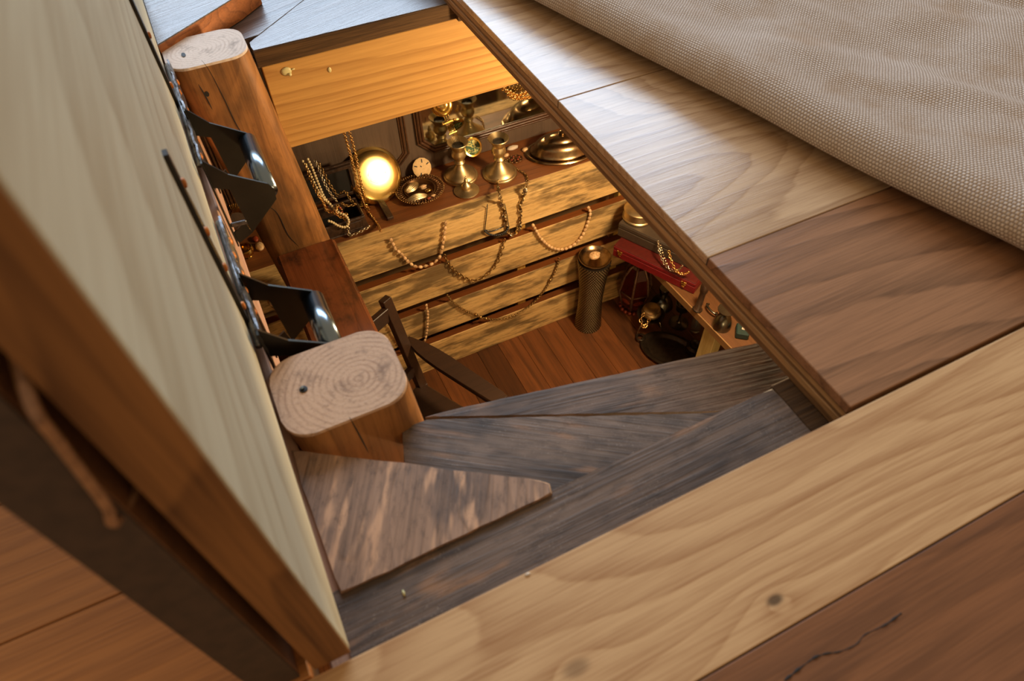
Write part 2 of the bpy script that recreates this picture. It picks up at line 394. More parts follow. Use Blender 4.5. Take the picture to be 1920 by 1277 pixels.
M['green'] = plain('green_cloth', lin(30, 54, 50), .55, 0, .3, 60)
M['stud_base'] = plain('stud_base', lin(44, 34, 24), .5, .2, .4, 60)
M['stud'] = plain('stud_bead', (.50, .42, .26), .28, 1., .5, 200)
M['glue'] = plain('dried_glue', lin(206, 194, 140), .5, 0, .3, 60, lin(176, 160, 104))
M['white'] = plain('pale_chip', lin(214, 196, 176), .6, 0, .3, 90)
M['wick'] = plain('dark_socket', (.03, .02, .012), .6)
M['glass'] = plain('dusty_glass', (.75, .8, .78), .06, 0, .1, 20); M['glass'].node_tree.nodes['Principled BSDF'].inputs['Transmission Weight'].default_value = .9
M['mirror'] = plain('old_mirror', (.62, .64, .58), .06, 1., .5, 9, (.40, .40, .34))
def picture_mat():
    s = NT('picture_face'); c, _ = s.coords(False); a = s.noise(c, 70, 2, .5, 1.2)
    col = s.mix(s.ramp(a, .44, .5), lin(208, 200, 120), lin(70, 100, 74)); b = s.noise(c, 110, 2, .5, 1.5)
    col = s.mix(s.ramp(b, .58, .62), col, lin(34, 26, 14)); s.l(col, s.b.inputs['Base Color']); s.b.inputs['Roughness'].default_value = .25; return s.m
M['picture'] = picture_mat()
def rug_mat():
    s = NT('rug_weave'); uv = s.n('ShaderNodeUVMap'); sp = s.n('ShaderNodeSeparateXYZ'); s.l(uv.outputs[0], sp.inputs[0])
    nz = s.noise(uv.outputs[0], 18, 2, .5)
    u = s.math('ADD', s.math('DIVIDE', sp.outputs[0], .0062), s.math('MULTIPLY', nz, .5)); v = s.math('DIVIDE', sp.outputs[1], .0058)
    row = s.math('FLOOR', v)
    a = s.math('ABSOLUTE', s.math('SINE', s.math('MULTIPLY', s.math('ADD', u, s.math('MULTIPLY', row, .5)), math.pi)))
    b = s.math('ABSOLUTE', s.math('SINE', s.math('MULTIPLY', v, math.pi)))
    st = s.math('MULTIPLY', s.math('POWER', a, .6), s.math('POWER', b, .5))
    f = s.noise(uv.outputs[0], 260, 3, .6); big = s.noise(uv.outputs[0], 9, 4, .6)
    col = s.mix(st, lin(150, 128, 113), lin(226, 210, 194)); col = s.mix(s.ramp(f, .45, .8, 0, .7), col, lin(150, 122, 100))
    col = s.mix(s.ramp(big, .45, .75, 0, .55), col, lin(176, 146, 116))
    s.l(col, s.b.inputs['Base Color']); s.b.inputs['Roughness'].default_value = .9; s.b.inputs['Specular IOR Level'].default_value = .15
    h = s.math('ADD', st, s.math('MULTIPLY', f, .4)); s.bump(h, .8, .003); return s.m
M['rug'] = rug_mat()

# ================================================================== SETTING
ZF, ZS = -1.80, -0.943
# ---- upper floor: plywood sheets under separate oak planks, an opening left free
HX0, HX1, HY0, HY1 = -0.083, 0.630, 0.261, 2.02
floor = thing('floor', (0, 0, 0), 'mixed light and brown oak plank floor around the open hatch', None, None, 'structure')
def plank(x0, x1, y0, y1, mat, z1=0.0, th=.018, par=None): return box('plank', (x0, y0 + .0004, z1 - th), (x1, y1 - .0004, z1), M[mat], par or floor, .0012)
# near side
plank(-1.3, 2.3, 0.0755, 0.2605, 'oak_light')
plank(-1.3, 2.3, -0.36, 0.0745, 'oak_dark')
plank(-1.3, 2.3, -0.60, -0.361, 'oak_light')
obj('crack', tube_bm(spline([at_z(a, b, .0001) for a, b in ((1470, 1277), (1530, 1232), (1575, 1222), (1606, 1208), (1622, 1190), (1660, 1172), (1690, 1150))], 40), [.0013 * (.3 + abs(noise.noise(Vector((i * .31, 0, 0)))) * 2.2) for i in range(41)], 5), M['black'], floor)
# right of the hatch (boards start at the opening)
plank(HX1, 2.3, 0.2665, 0.5915, 'oak_brown')
plank(HX1, 2.3, 0.5925, 1.1085, 'oak_pale')
plank(HX1, 2.3, 1.1100, 1.6500, 'oak_pale')
plank(HX1, 2.3, 1.6510, 2.2500, 'oak_brown')
plank(HX1, 2.3, 2.2510, 2.9, 'oak_light')
# left of the hatch
for a, b, k in ((0.262, 0.448, 'oak_warm_lit'), (0.449, 0.634, 'oak_warm_lit'), (0.635, 0.821, 'oak_warm_lit'), (0.822, 1.4, 'oak_warm_lit'), (1.401, 2.9, 'oak_warm_lit')):
    plank(-1.3, -0.130, a, b, k)
plank(-.13, HX1, 2.12, 2.9, 'oak_pale')
# plywood and joist layers, drawn as stepped laminations on the opening's right edge
lay = [(-.0185, -.031, .0, 'ply_a'), (-.031, -.038, .0012, 'ply_b'), (-.038, -.050, -.0006, 'ply_a'), (-.050, -.063, .0008, 'ply_b')]
for z1, z0, dx, k in lay:
    box('plywood_layer', (HX1 + .002 + dx, HY0, z0), (2.3, 2.9, z1), M[k], floor, .0008)
box('plank_edge_stain', (HX1 + .0004, .267, -.0185), (HX1 + .0035, 2.9, -.0022), M['plank_edge'], floor, 0)
box('subfloor', (-1.3, -.6, -.060), (2.3, HY0 - .004, -.0185), M['ply_b'], floor, 0)
box('subfloor', (-1.3, HY0 - .004, -.060), (-.130, 2.9, -.0185), M['ply_b'], floor, 0)
box('subfloor', (-.13, 2.13, -.060), (HX1, 2.9, -.0185), M['ply_b'], floor, 0)
# ---- cellar shell
def shell(name, lo, hi, mat, label): return tag(box(name, lo, hi, M[mat], None, 0), label, None, None, 'structure')
shell('wall_back', (-1.3, 2.75, ZF), (2.3, 2.9, -.064), 'cell_wall', 'brown board back wall of the cellar')
shell('wall_right', (2.05, -.6, ZF), (2.3, 2.75, -.064), 'cell_wall', 'brown board right wall of the cellar')
shell('wall_left', (-1.3, -.6, ZF), (-1.15, 2.75, -.064), 'cell_wall', 'brown board left wall of the cellar')
shell('wall_front', (-1.15, -.6, ZF), (2.05, -.45, -.064), 'wall_pale', 'pale board front wall of the cellar')
cfl = shell('floor_cellar', (-1.3, -.6, ZF - .06), (2.3, 2.9, ZF - .013), 'cell_wall', 'reddish brown plank floor of the cellar')
x = -1.15
while x < 2.04:
    x1 = min(x + .108, 2.05)
    box('plank', (x + .0006, -.45, ZF - .013), (x1 - .0006, 2.75, ZF), M['cellar_plank'], cfl, .001); x = x1

# ================================================================== HATCH FRAME TIMBERS
def pz(pts, z): return [at_z(a, b, z) for a, b in pts]
t = tag(obj('ledge_board', prism_bm([Vector((-.092, .235, -.062)), Vector((.598, .235, -.062)), Vector((.598, .3655, -.062)), Vector((-.092, .3655, -.062))], .04, .002, .0016), M['strip']),
        'dark weathered ledge board along the near edge of the hatch beside pale oak', 'board')
tag(box('dark_filler', (.600, .262, -.118), (.80, .372, -.0645), M['far_face'], None, .002), 'added dark filler for the shaded gap at the right end of the ledge board', 'block')  # added filler, its dark colour stands in for the shade in the gap
t = thing('near_trimmer', (0.27, .30, -.102)); tag(t, 'pine trimmer joist under the dark near ledge board', 'joist')
box('joist', (-.08, .262, -.34), (.60, .30, -.1025), M['pine_joist'], t)
tag(obj('corner_board', prism_bm([Vector((-.084, .585, -.056)), Vector((.212, .384, -.056)), Vector((.222, .374, -.056)), Vector((.218, .3595, -.056)), Vector((-.080, .3575, -.056))], .012, .002, .0022), M['bark_t']),
    'triangular grey-brown weathered corner board in front of the near post', 'board')
tag(obj('angled_tread', prism_bm(pz([(754, 802), (800, 786), (1345, 775), (1480, 712), (1480, 760), (1000, 960), (900, 960), (757, 868)], -.105), .038, .002, .0018), M['tread_q']),
    'wide grey angled board between the near post and the dark ledge board', 'board')
tag(obj('wedge_tread', prism_bm(pz([(797, 781), (850, 768), (1408, 646), (1560, 611), (1640, 700), (1520, 742), (1345, 770.5), (1100, 775.5), (900, 779.5)], -.150), .038, .002, .0016), M['tread_p']),
    'long dark wedge-shaped board bordering the cellar opening, darkest at its right end', 'board')
# far side
YB = 1.731
fb = tag(obj('far_board', prism_bm([Vector((.118, YB, -.060)), Vector((.66, YB, -.060)), Vector((.66, 2.12, -.060)), Vector((.52, 2.12, -.060)), Vector((.150, 1.80, -.060)), Vector((.118, 1.775, -.060))], .046, .0015, .0014), M['far_board']),
    'blue-sheened dark board across the far end of the hatch, above the pine joist', 'board')
tag(obj('far_corner_plank', prism_bm([Vector((-.083, 1.80, -.0605)), Vector((.117, 1.80, -.0605)), Vector((.149, 1.803, -.0605)), Vector((.517, 2.12, -.0605)), Vector((-.083, 2.12, -.0605))], .045, .0015), M['far_board']),
    'grey corner plank behind the far post, parted from its neighbour by a diagonal seam', 'board')
obj('sawn_edge', box_bm((.119, YB - .0025, -.1045), (.655, YB + .001, -.0615), 0), M['far_face'], fb)['label'] = 'dark rough-sawn front edge'
tb = thing('corner_block', (.05, 1.85, -.06)); tag(tb, 'triangular pale-topped block with orange-brown side behind the far post', 'block')
tri = [Vector((-.083, 1.742, 0.0)), Vector((.125, 1.895, 0.0)), Vector((.195, 1.96, 0.0)), Vector((.19, 2.12, 0)), Vector((-.083, 2.12, 0))]
obj('side', prism_bm([p - Vector((0, 0, .003)) for p in tri], .055, 0), M['brown_face'], tb)
obj('top', prism_bm([p + Vector((0, 0.0, 0)) for p in tri], .003, .0008), M['far_board'], tb)
jt = thing('pine_joist', (.4, YB, -.35)); tag(jt, 'wide yellow pine joist spanning the far end of the hatch', 'joist')
jb_ = box('beam', (.125, YB + .001, -.350), (1.2, YB + .039, -.1065), M['pine_joist'], jt, .002)
for px, py, r, sx in ((537, 134, .014, 1.0), (618, 131, .009, .55)):
    c = at_y(px, py, YB); bm = ball_bm(c, r, 2, (sx, .25, .85))
    if sx == 1: ball_bm(c + Vector((.006, -.003, -.008)), .005, 2, (1, 1, 1), bm); ball_bm(c + Vector((.017, -.001, .002)), .004, 1, (1.6, .5, .6), bm)
    tag(obj('glue_drip', bm, M['glue'], jb_, True), 'pale dried glue drip')
box('joist_end', (.655, YB - .02, -.105), (1.2, YB + .001, -.064), M['far_face'], jt, 0)
lj = thing('side_joist', (-.10, 1.1, -.30)); tag(lj, 'pinkish pine joist forming the left side of the hatch under the lid', 'joist')
box('beam', (-.118, .27, -.30), (-.0755, 2.10, -.066), M['pink_joist'], lj, .003)

# ---- posts and the beam between them
def stadium(w2, d2, r, n=8):
    out = []
    for cx, cy, a0 in ((w2 - r, d2 - r, 0), (-w2 + r, d2 - r, 90), (-w2 + r, -d2 + r, 180), (w2 - r, -d2 + r, 270)):
        for k in range(n + 1):
            a = math.radians(a0 + 90 * k / n); out.append((cx + r * math.cos(a), cy + r * math.sin(a)))
    return out
def post(name, cx, cy, w2, d2, r, ztop, label, pith, lightc, darkc, lower=True):
    t = thing(name, (cx + .145, cy, ZF), label, 'post')
    prof = stadium(w2, d2, r); bm = bmesh.new(); zs = [ztop - .006, ztop - .2, ztop - .4, ztop - .6, -1.2, ZF]; rings = []
    for z in zs:
        dx = (ztop - z) * .083 if z > -.7 else (ztop + .7) * .083 + (-.7 - z) * .083
        rings.append([bm.verts.new((cx + x * (1 + .02 * noise.noise(Vector((x * 9, y * 9, z * 4)))) + dx, cy + y, z)) for x, y in prof])
    for A, B in zip(rings, rings[1:]):
        n = len(A)
        for i in range(n): bm.faces.new((A[i], A[(i + 1) % n], B[(i + 1) % n], B[i]))
    bm.faces.new(rings[-1])
    t_shaft = auto_smooth(obj('shaft', bm, M['post'], t), 30)
    cap = prism_bm([Vector((cx + x, cy + y, ztop)) for x, y in prof], .006, .0012)
    em = endgrain(name + '_end_grain', pith, lightc, darkc, 620)
    t_end = auto_smooth(obj('end_grain', cap, em, t, origin=(cx, cy, ztop)), 30)
    return t_shaft, t_end
pA, eA = post('near_post', .012, .645, .093, .074, .040, -.02, 'timber post with grey-pink end-grain top nearest the camera, inside the hatch', (.028, -.012, 0), lin(206, 168, 136), lin(150, 110, 82))
hole = at_z(569, 730, -.0195)
lathe('bolt_hole', [(0, 0), (.006, 0), (.006, .0012), (.0045, .0016), (0, .0012)], hole - Vector((0, 0, .0005)), M['black'], eA, seg=12)
lathe('bolt_tip', [(0, 0), (.0028, 0), (.0028, .003), (0, .0032)], hole + Vector((-.001, .001, .0008)), M['pewter'], eA, seg=8)
pB, eB = post('far_post', .0125, 1.716, .0935, .074, .046, -.02, 'round-ended timber post with whitish end-grain top at the far left of the hatch', (-.02, 0, 0), lin(226, 206, 190), lin(188, 162, 142))
h2 = at_z(344, 103, -.0195)
lathe('bolt_hole', [(0, 0), (.008, 0), (.008, .001), (0, .0012)], h2 - Vector((0, 0, .0002)), M['black'], eB, seg=12, sx=1.3, sy=.6)
# shrinkage cracks on the post faces: thin dark fissures let into the wood
def fissure(par, pts, wd): obj('crack', tube_bm(spline(pts, 30), [wd * (0.25 + math.sin(math.pi * i / 30)) for i in range(31)], 5), M['black'], par)
YF = 1.642
fissure(pB, [at_y(378, 113, YF), at_y(393, 133, YF), at_y(420, 185, YF), at_y(447, 240, YF), at_y(488, 300, YF)], .0011)
fissure(pB, [at_y(500, 385, YF), at_y(520, 400, YF), at_y(540, 440, YF), at_y(560, 462, YF)], .0013)
fissure(pB, [at_y(372, 158, YF), at_y(385, 180, YF), at_y(398, 205, YF)], .0016)
fissure(pA, [at_y(655, 782, .571), at_y(668, 805, .571), at_y(692, 850, .571)], .0011)
kb = at_y(388, 176, YF); lathe('nail_hole', [(0, 0), (.007, 0), (.007, .001), (0, .0012)], kb, M['black'], pB, axis=(0, -1, 0), seg=10, sx=.7)
bt = thing('cross_beam', (.08, 1.2, -.76)); tag(bt, 'glossy red-brown timber beam joining the two posts lower down', 'beam')
box('beam', (-.012, .725, -.76), (.166, 1.638, -.618), M['beam'], bt, .008)

# ---- lid (trap door) standing open on the left
lid = thing('trapdoor_lid', (-.10, 1.1, 0)); tag(lid, 'open trapdoor lid standing upright, pale pine underside facing the hatch', 'trapdoor')
LX = -.083; LY0, LY1, LH = .267, 2.09, .735
panel = box('pine_panel', (LX - .041, LY0 + .0005, .003), (LX, LY1, LH), M['pine_lid'], lid, .003)
box('panel_end', (LX - .0408, LY0 - .0015, .0035), (LX - .0008, LY0 + .0008, LH - .003), M['lid_edge'], lid, 0)
box('core', (LX - .056, LY0 + .07, .004), (LX - .0412, LY1, LH), M['black'], lid, 0)  # black colour puts the shade of the gap into the recessed core
ys = [.262, .592, 1.109, 1.65, 2.09]
for i in range(4):
    box('floor_plank', (LX - .098, ys[i] + .006, .004), (LX - .0565, ys[i + 1] - .001, LH), M['oak_dark' if i % 2 == 0 else 'oak_brown'], lid, .002)
box('plank_end', (LX - .0978, .2655, .005), (LX - .0567, .2685, LH - .002), M['plank_edge'], lid, 0)
strap_pts = [at_y(30, 742, .27), at_y(75, 812, .27), at_y(125, 885, .27), at_y(180, 938, .27), at_y(222, 957, .27)]
strap_pts = [Vector((LX - .047 - .004 * i, .262, p.z)) for i, p in enumerate(strap_pts)]
obj('pull_cord', tube_bm(spline([Vector((LX - .046, .30, strap_pts[0].z + .02))] + strap_pts + [Vector((LX - .052, .30, strap_pts[-1].z - .02))], 24), .0035, 6), M['oak_brown'], lid, True)

# ---- strap hinges with steel D-brackets
def hinge(name, ys_, z_top, y0, y1, ytf, ytn, label):
    t = thing(name, (LX, (y0 + y1) / 2, 0), label, 'hinge', 'strap hinges of the trapdoor')
    # strap up the lid, irregular forged edge
    bm = bmesh.new(); prev = None; N = 18
    for i in range(N + 1):
        z = -.002 + (z_top + .002) * i / N; wv = .016 * (1 - .55 * (i / N) ** 2) + .002 * noise.noise(Vector((0, ys_ * 3, z * 30)))
        row = [bm.verts.new((LX + a, ys_ + s * wv, z)) for a, s in ((0.0, -1), (.006, -1), (.006, 1), (0.0, 1))]
        if prev:
            for k in range(4): bm.faces.new((prev[k], prev[(k + 1) % 4], row[(k + 1) % 4], row[k]))
        prev = row
    bm.faces.new(prev); st_ = obj('strap', bm, M['dark_iron'], t)
    for i in range(4):
        z = z_top * (.12 + .24 * i); c = Vector((LX + .006, ys_ + (.004 if i % 2 else -.004), z))
        sc = lathe('screw', [(0, 0), (.007, 0), (.0065, .003), (.003, .0042), (0, .0042)], c, M['amber'], st_, axis=(1, 0, 0), seg=10)
    # crumpled leaf on the joist
    bm = bmesh.new(); ny, nz = 26, 9; g = []
    for j in range(ny + 1):
        row = []
        for i in range(nz + 1):
            y = y0 + (y1 - y0) * j / ny; z = -.052 + .072 * i / nz + .006 * noise.noise(Vector((y * 22, 3, i * .3)))
            xx = LX + .011 + .0035 * noise.noise(Vector((y * 40, z * 60, 1.7)))
            row.append(bm.verts.new((xx, y, z)))
        g.append(row)
    for j in range(ny):
        for i in range(nz): bm.faces.new((g[j][i], g[j + 1][i], g[j + 1][i + 1], g[j][i + 1]))
    leaf = obj('leaf', bm, M['rust_plate'], t); md = leaf.modifiers.new('thick', 'SOLIDIFY'); md.thickness = .004; md.offset = -1
    L = y1 - y0
    for fy, z in ((.08, -.03), (.08, .006), (.38, -.035), (.40, .008), (.68, -.032), (.70, .006), (.93, -.02)):
        lathe('screw', [(0, 0), (.0078, 0), (.0078, .002), (.005, .005), (.002, .0055), (0, .0045)], Vector((LX + .012, y0 + L * fy, z)), M['amber'], leaf, axis=(1, 0, .15), seg=12)
    # knuckle
    tube('knuckle', [(LX + .008, y0, .008), (LX + .008, y1, .008)], .006, M['rust_plate'], t, 10)
    # two cut plates and a tube
    def plate(y, pts, hole_):
        bm = bmesh.new()
        def add(poly):
            f = [bm.verts.new((a, y - .002, z)) for a, z in poly]; k = [bm.verts.new((a, y + .002, z)) for a, z in poly]; n = len(poly)
            bm.faces.new(f); bm.faces.new(k[::-1])
            for i in range(n): bm.faces.new((f[i], k[i], k[(i + 1) % n], f[(i + 1) % n]))
        for poly in pts: add(poly)
        obj('bracket_plate', bm, M['iron'], t)
    xw = LX + .013
    shape = [[(xw, .042), (-.034, -.004), (-.042, -.036), (xw, -.022)],                      # upper arm
             [(-.034, -.004), (.028, -.048), (.036, -.062), (.034, -.088), (-.034, -.150), (-.042, -.036)],  # nose
             [(-.034, -.150), (xw + .004, -.166), (xw, -.140), (-.040, -.118)]]              # lower arm
    plate(ytn, shape, None); plate(ytf, shape, None)
    box('flange', (LX + .0125, ytf - .012, -.165), (LX + .0155, ytf + .012, .04), M['iron'], t, 0)
    box('flange', (LX + .0125, ytn - .012, -.165), (LX + .0155, ytn + .012, .04), M['iron'], t, 0)
    tube('tube', [(.024, ytn + .001, -.066), (.024, ytf - .001, -.066)], .019, M['blued'], t, 24)
    # small lock lug with pin
    obj('lug', bar_bm((LX + .016, ytn - .004, -.115), (-.036, ytn - .004, -.118), .006, .010), M['rust_plate'], t)
    return t
hinge('strap_hinge', 1.455, .42, 1.22, 1.62, 1.374, 1.186, 'dark strap hinge with black steel bracket in front of the far post')
hinge('strap_hinge', .80, .31, .735, 1.04, .866, .738, 'dark strap hinge with bright steel tube half hidden behind the near post')

# ================================================================== RUG
def rug():
    d = Vector((-.2492, .9685, 0)); n = Vector((.9685, .2492, 0)); o0 = Vector((1.14, 0, 0))
    prof = [(.115, .004), (.075, .009), (.035, .016), (.010, .027), (0, .041), (.004, .057), (.016, .073), (.036, .083), (.062, .085), (.10, .080), (.15, .072), (.21, .067), (.30, .066), (.40, .066), (.52, .064), (.66, .062), (.85, .060), (1.15, .058)]
    P = spline([Vector((a, 0, b)) for a, b in prof], 110); L = path_len(P)
    bm = bmesh.new(); uvl = bm.loops.layers.uv.new('UVMap'); g = []; NU = 150
    for i in range(NU + 1):
        u = -.55 + 3.2 * i / NU; row = []
        wob = .012 * noise.noise(Vector((u * 2.1, 4.4, 0))) + .004 * noise.noise(Vector((u * 7, 1.4, 0)))
        for k, p in enumerate(P):
            amt = min(1, max(0, (k - 15) / 16)); amt = amt * amt * (3 - 2 * amt)
            dz = amt * (.024 * noise.noise(Vector((u * 3.4 + p.x * 2, p.x * 6 - u, 2.2))) + .010 * noise.noise(Vector((u * 9 + p.x * 6, p.x * 13, 5))) - .018 * math.exp(-((u - .80) / .07) ** 2 - ((p.x - .05) / .06) ** 2)
                        + .008 * math.exp(-((p.x - .2 - .10 * math.sin(u * 2.6 + 1)) / .08) ** 2))
            dz += .008 * min(1, p.z / .05) * noise.noise(Vector((u * 4, k * .02, 9)))
            z = max(.003, p.z + dz)
            row.append((bm.verts.new(o0 + d * u + n * (p.x + wob * min(1, p.z / .03)) + Vector((0, 0, z))), (u, L * k / 110)))
        g.append(row)
    for i in range(NU):
        for k in range(110):
            q = (g[i][k], g[i + 1][k], g[i + 1][k + 1], g[i][k + 1]); f = bm.faces.new([a[0] for a in q])
            for lp, a in zip(f.loops, q): lp[uvl].uv = a[1]
    o = obj('rug', bm, M['rug'], None, True); md = o.modifiers.new('thick', 'SOLIDIFY'); md.thickness = .006; md.offset = 0
    tag(o, 'thick beige woven rug folded back beside the hatch', 'rug')
rug()

# small debris on the ledge
for px, py, r, k, nm in ((757, 1112, .0035, 'glue', 'pale grain-like splinter'), ):
    c = at_z(px, py, -.060); tag(obj('wood_splinter', ball_bm(c, r, 1, (.6, 1.5, .4)), M[k], None, True), 'tiny pale splinter lying on the dark near ledge board', 'splinter')

c = at_z(990, 1079, -.0005); tag(obj('lint', ball_bm(c + Vector((0, .001, .001)), .0032, 1, (1.3, .7, .5)), M['white'], None, True), 'tiny white lint at the seam of dark ledge and pale oak', 'lint')
# ================================================================== CELLAR COUNTER
ct = thing('slatted_counter', (.4, 1.95, ZF)); tag(ct, 'long cellar counter fronted with four weathered pine slats and a stained top', 'counter')
for i, (z0, z1, th) in enumerate(((-1.094, ZS, .070), (-1.330, -1.153, .034), (-1.555, -1.386, .034), (ZF, -1.614, .034))):
    sl = box('slat', (-1.0, 1.9, z0), (1.50, 1.9 + th, z1), M['slat'], ct, .002)
    if i: box('brown_top', (-1.0, 1.9022, z1 - .0004), (1.50, 1.9 + th, z1 + .0006), M['slat_top'], sl, 0)  # thin brown strip on the top face of each lower slat
for bx in (-.55, .19, .945, 1.44):
    box('batten', (bx - .02, 1.936, ZF), (bx + .02, 1.969, -1.096), M['batten'], ct, .001)
box('shelf_top', (-1.0, 1.9705, ZS - .03), (1.75, 2.70, ZS - .001), M['shelf'], ct, .001)
box('back_panel', (-1.0, 2.12, ZF), (1.5, 2.14, ZS - .032), M['cell_wall'], ct, 0)

# ================================================================== CABINET BACK WITH MIRROR
YC = 2.222
cb = thing('dark_cabinet', (.5, 2.3, ZS)); tag(cb, 'dark panelled cabinet back with moulded frames standing on the counter', 'cabinet')
box('panel', (-.95, YC, ZS), (1.74, YC + .12, -.27), M['dark_wood'], cb, .002)
def y_poly(pts, y): return [at_y(a, b, y) for a, b in pts]
def moulding_loop(name, pts, offs, y, mat, par, closed):
    """parallel beads following an outline"""
    P = [Vector((p.x, 0, p.z)) for p in pts]
    for k, (off, r) in enumerate(offs):
        Q = []
        n = len(P)
        for i in range(n):
            a = P[(i - 1) % n] if (closed or i > 0) else P[i]; b = P[i]; c = P[(i + 1) % n] if (closed or i < n - 1) else P[i]
            t1 = (b - a).normalized() if (b - a).length > 0 else (c - b).normalized(); t2 = (c - b).normalized() if (c - b).length > 0 else t1
            n1 = Vector((t1.z, 0, -t1.x)); n2 = Vector((t2.z, 0, -t2.x)); nn = (n1 + n2).normalized(); q = off / max(.4, nn.dot(n1))
            Q.append(b + nn * q + Vector((0, y, 0)))
        R = []
        for i in range(len(Q) if closed else len(Q) - 1):
            R += [Q[i].lerp(Q[(i + 1) % len(Q)], s / 12) for s in range(12)]
        if not closed: R.append(Q[-1])
        obj(name, tube_bm(R, r, 8, closed), mat, par, True)
ml = thing('framed_mirror', (1.0, YC - .01, -.8)); tag(ml, 'old mirror with clipped corners in a ribbed brown frame behind the candlesticks', 'mirror')
x0m, x1m, z0m, z1m, ch = .667, 1.46, -.838, -.34, .042
oct_ = [Vector((x0m + ch, 0, z0m)), Vector((x1m - ch, 0, z0m)), Vector((x1m, 0, z0m + ch)), Vector((x1m, 0, z1m - ch)), Vector((x1m - ch, 0, z1m)), Vector((x0m + ch, 0, z1m)), Vector((x0m, 0, z1m - ch)), Vector((x0m, 0, z0m + ch))]
bm = bmesh.new(); f = [bm.verts.new((p.x, YC - .004, p.z)) for p in oct_]; k = [bm.verts.new((p.x, YC - .0005, p.z)) for p in oct_]; bm.faces.new(f); bm.faces.new(k[::-1])
for i in range(8): bm.faces.new((f[i], k[i], k[(i + 1) % 8], f[(i + 1) % 8]))
obj('glass', bm, M['mirror'], ml)
moulding_loop('frame_bead', oct_, [(.006, .006), (.018, .007), (.029, .004)], YC - .006, M['moulding'], ml, True)
for xa, xb in ((.02, .575), (-.75, -.10)):
    sq = [Vector((xa, 0, -.86)), Vector((xb - .03, 0, -.86)), Vector((xb, 0, -.83)), Vector((xb, 0, -.34)), Vector((xa, 0, -.34))]
    moulding_loop('panel_bead', sq, [(0, .004), (.010, .0055), (.022, .004)], YC - .001, M['moulding'], cb, True)

# ================================================================== TREASURE ON THE COUNTER
# chains, strings of beads ------------------------------------------------
def chain_bm(path, ll, wd, r, seg=5):
    """interlinked oval links along a path, alternately turned"""
    L = path_len(path); n = max(3, int(L / (ll * .74))); pts = spline(path, n); bm = bmesh.new(); ref = Vector((.31, -.87, .39))
    for i in range(n):
        a, b = pts[i], pts[i + 1]; t = (b - a).normalized(); x = (ref - t * ref.dot(t)).normalized(); y = t.cross(x)
        s = (x + y).normalized() if i % 2 else (x - y).normalized(); c = (a + b) / 2
        tube_bm([c + t * (ll / 2) * math.cos(2 * math.pi * k / 9) + s * (wd / 2) * math.sin(2 * math.pi * k / 9) for k in range(9)], r, seg, True, bm)
    return bm
def chain(name, path, ll, wd, r, mat, label, group=None, cat='necklace'):
    c = sum((Vector(p) for p in path), Vector()) / len(path)
    t = thing(name, c, label, cat, group); o = obj('chain_links', chain_bm([Vector(p) for p in path], ll, wd, r), M[mat], t, True); o['kind'] = 'stuff'; return t
BEADS = {}
def beads(name, path, spacing, shapes, mats, label, cat='necklace', cord=None, jit=.0, group=None, r=.006):
    """a string of beads: every bead an object sharing a mesh"""
    path = spline(path, 60); L = path_len(path); n = max(2, int(L / spacing)); pts = spline(path, n)
    t = thing(name, sum(pts, Vector()) / len(pts), label, cat, group)
    if cord: tube('cord', pts, r * .16, M[cord], t, 5)
    proto = {}
    for i in range(n):
        c = (pts[i] + pts[i + 1]) / 2; d = (pts[i + 1] - pts[i]).normalized(); k = i % len(shapes); key = (k, i % len(mats))
        q = d.to_track_quat('X', 'Z').to_euler()
        if jit: q.x += random.uniform(-1, 1) * jit * 3; c = c + Vector((random.uniform(-1, 1), random.uniform(-.4, .4), random.uniform(-1, 1))) * jit * r * .6
        if key not in proto:
            o = obj('bead', shapes[k](r), M[mats[i % len(mats)]], t, True, origin=(0, 0, 0)); o.location = c - wloc(t); o.rotation_euler = q; proto[key] = o
        else: dup(proto[key], c, t, q)
    return t
def sh_round(r): return ball_bm((0, 0, 0), r, 2)
def sh_oval(r): return ball_bm((0, 0, 0), r, 2, (1.25, .85, .85))
def sh_cowrie(r):
    bm = ball_bm((0, 0, 0), r, 2, (1.3, .72, .85))
    for v in bm.verts:
        if v.co.y < -.1 * r: v.co.y *= .55
        v.co.z *= 1 - .18 * v.co.x / r
    return bm
def sh_disc(r): return lathe_bm([(0, 0), (r * .8, 0), (r, r * .08), (r * .95, r * .16), (0, r * .2)], (0, 0, 0), (0, 1, .2), 12)
YW = 1.9
def wall(px, off=.010): return [at_y(a, b, YW - off) for a, b in px]
beads('cowrie_necklace', wall([(732, 446), (741, 466), (754, 478), (770, 495), (785, 501), (806, 497), (822, 486), (830, 462), (833, 440), (836, 414)], .012), .0225, [sh_cowrie, sh_oval], ['cowrie', 'shell'],
      'cowrie-shell necklace sagging across the topmost slat', cord='oak_brown', jit=.15, r=.0082)
beads('shell_bead_necklace', wall([(998, 420), (1004, 430), (1012, 444), (1022, 455), (1034, 464), (1050, 468), (1068, 464), (1086, 450), (1096, 434), (1102, 418), (1107, 398), (1102, 387)], .012), .0205, [sh_oval], ['shell', 'cowrie', 'shell'],
      'pale pinkish shell bead necklace hanging in a U on the second slat', cord='oak_brown', r=.0084)
chain('link_chain', wall([(833, 478), (840, 492), (852, 508), (868, 519), (884, 526), (902, 522), (920, 508), (934, 488), (942, 464), (946, 448)]), .023, .0125, .0022, 'gold_dark', 'open-link antique gold chain looped over the second slat left of centre')
chain('long_chain', wall([(838, 553), (850, 567), (868, 580), (890, 590), (908, 597), (940, 598), (970, 588), (1000, 568), (1020, 545), (1036, 518), (1045, 496), (1048, 484)]), .0105, .0085, .0019, 'gold_dark', 'long fine gold chain draped across the third slat towards the studded column')
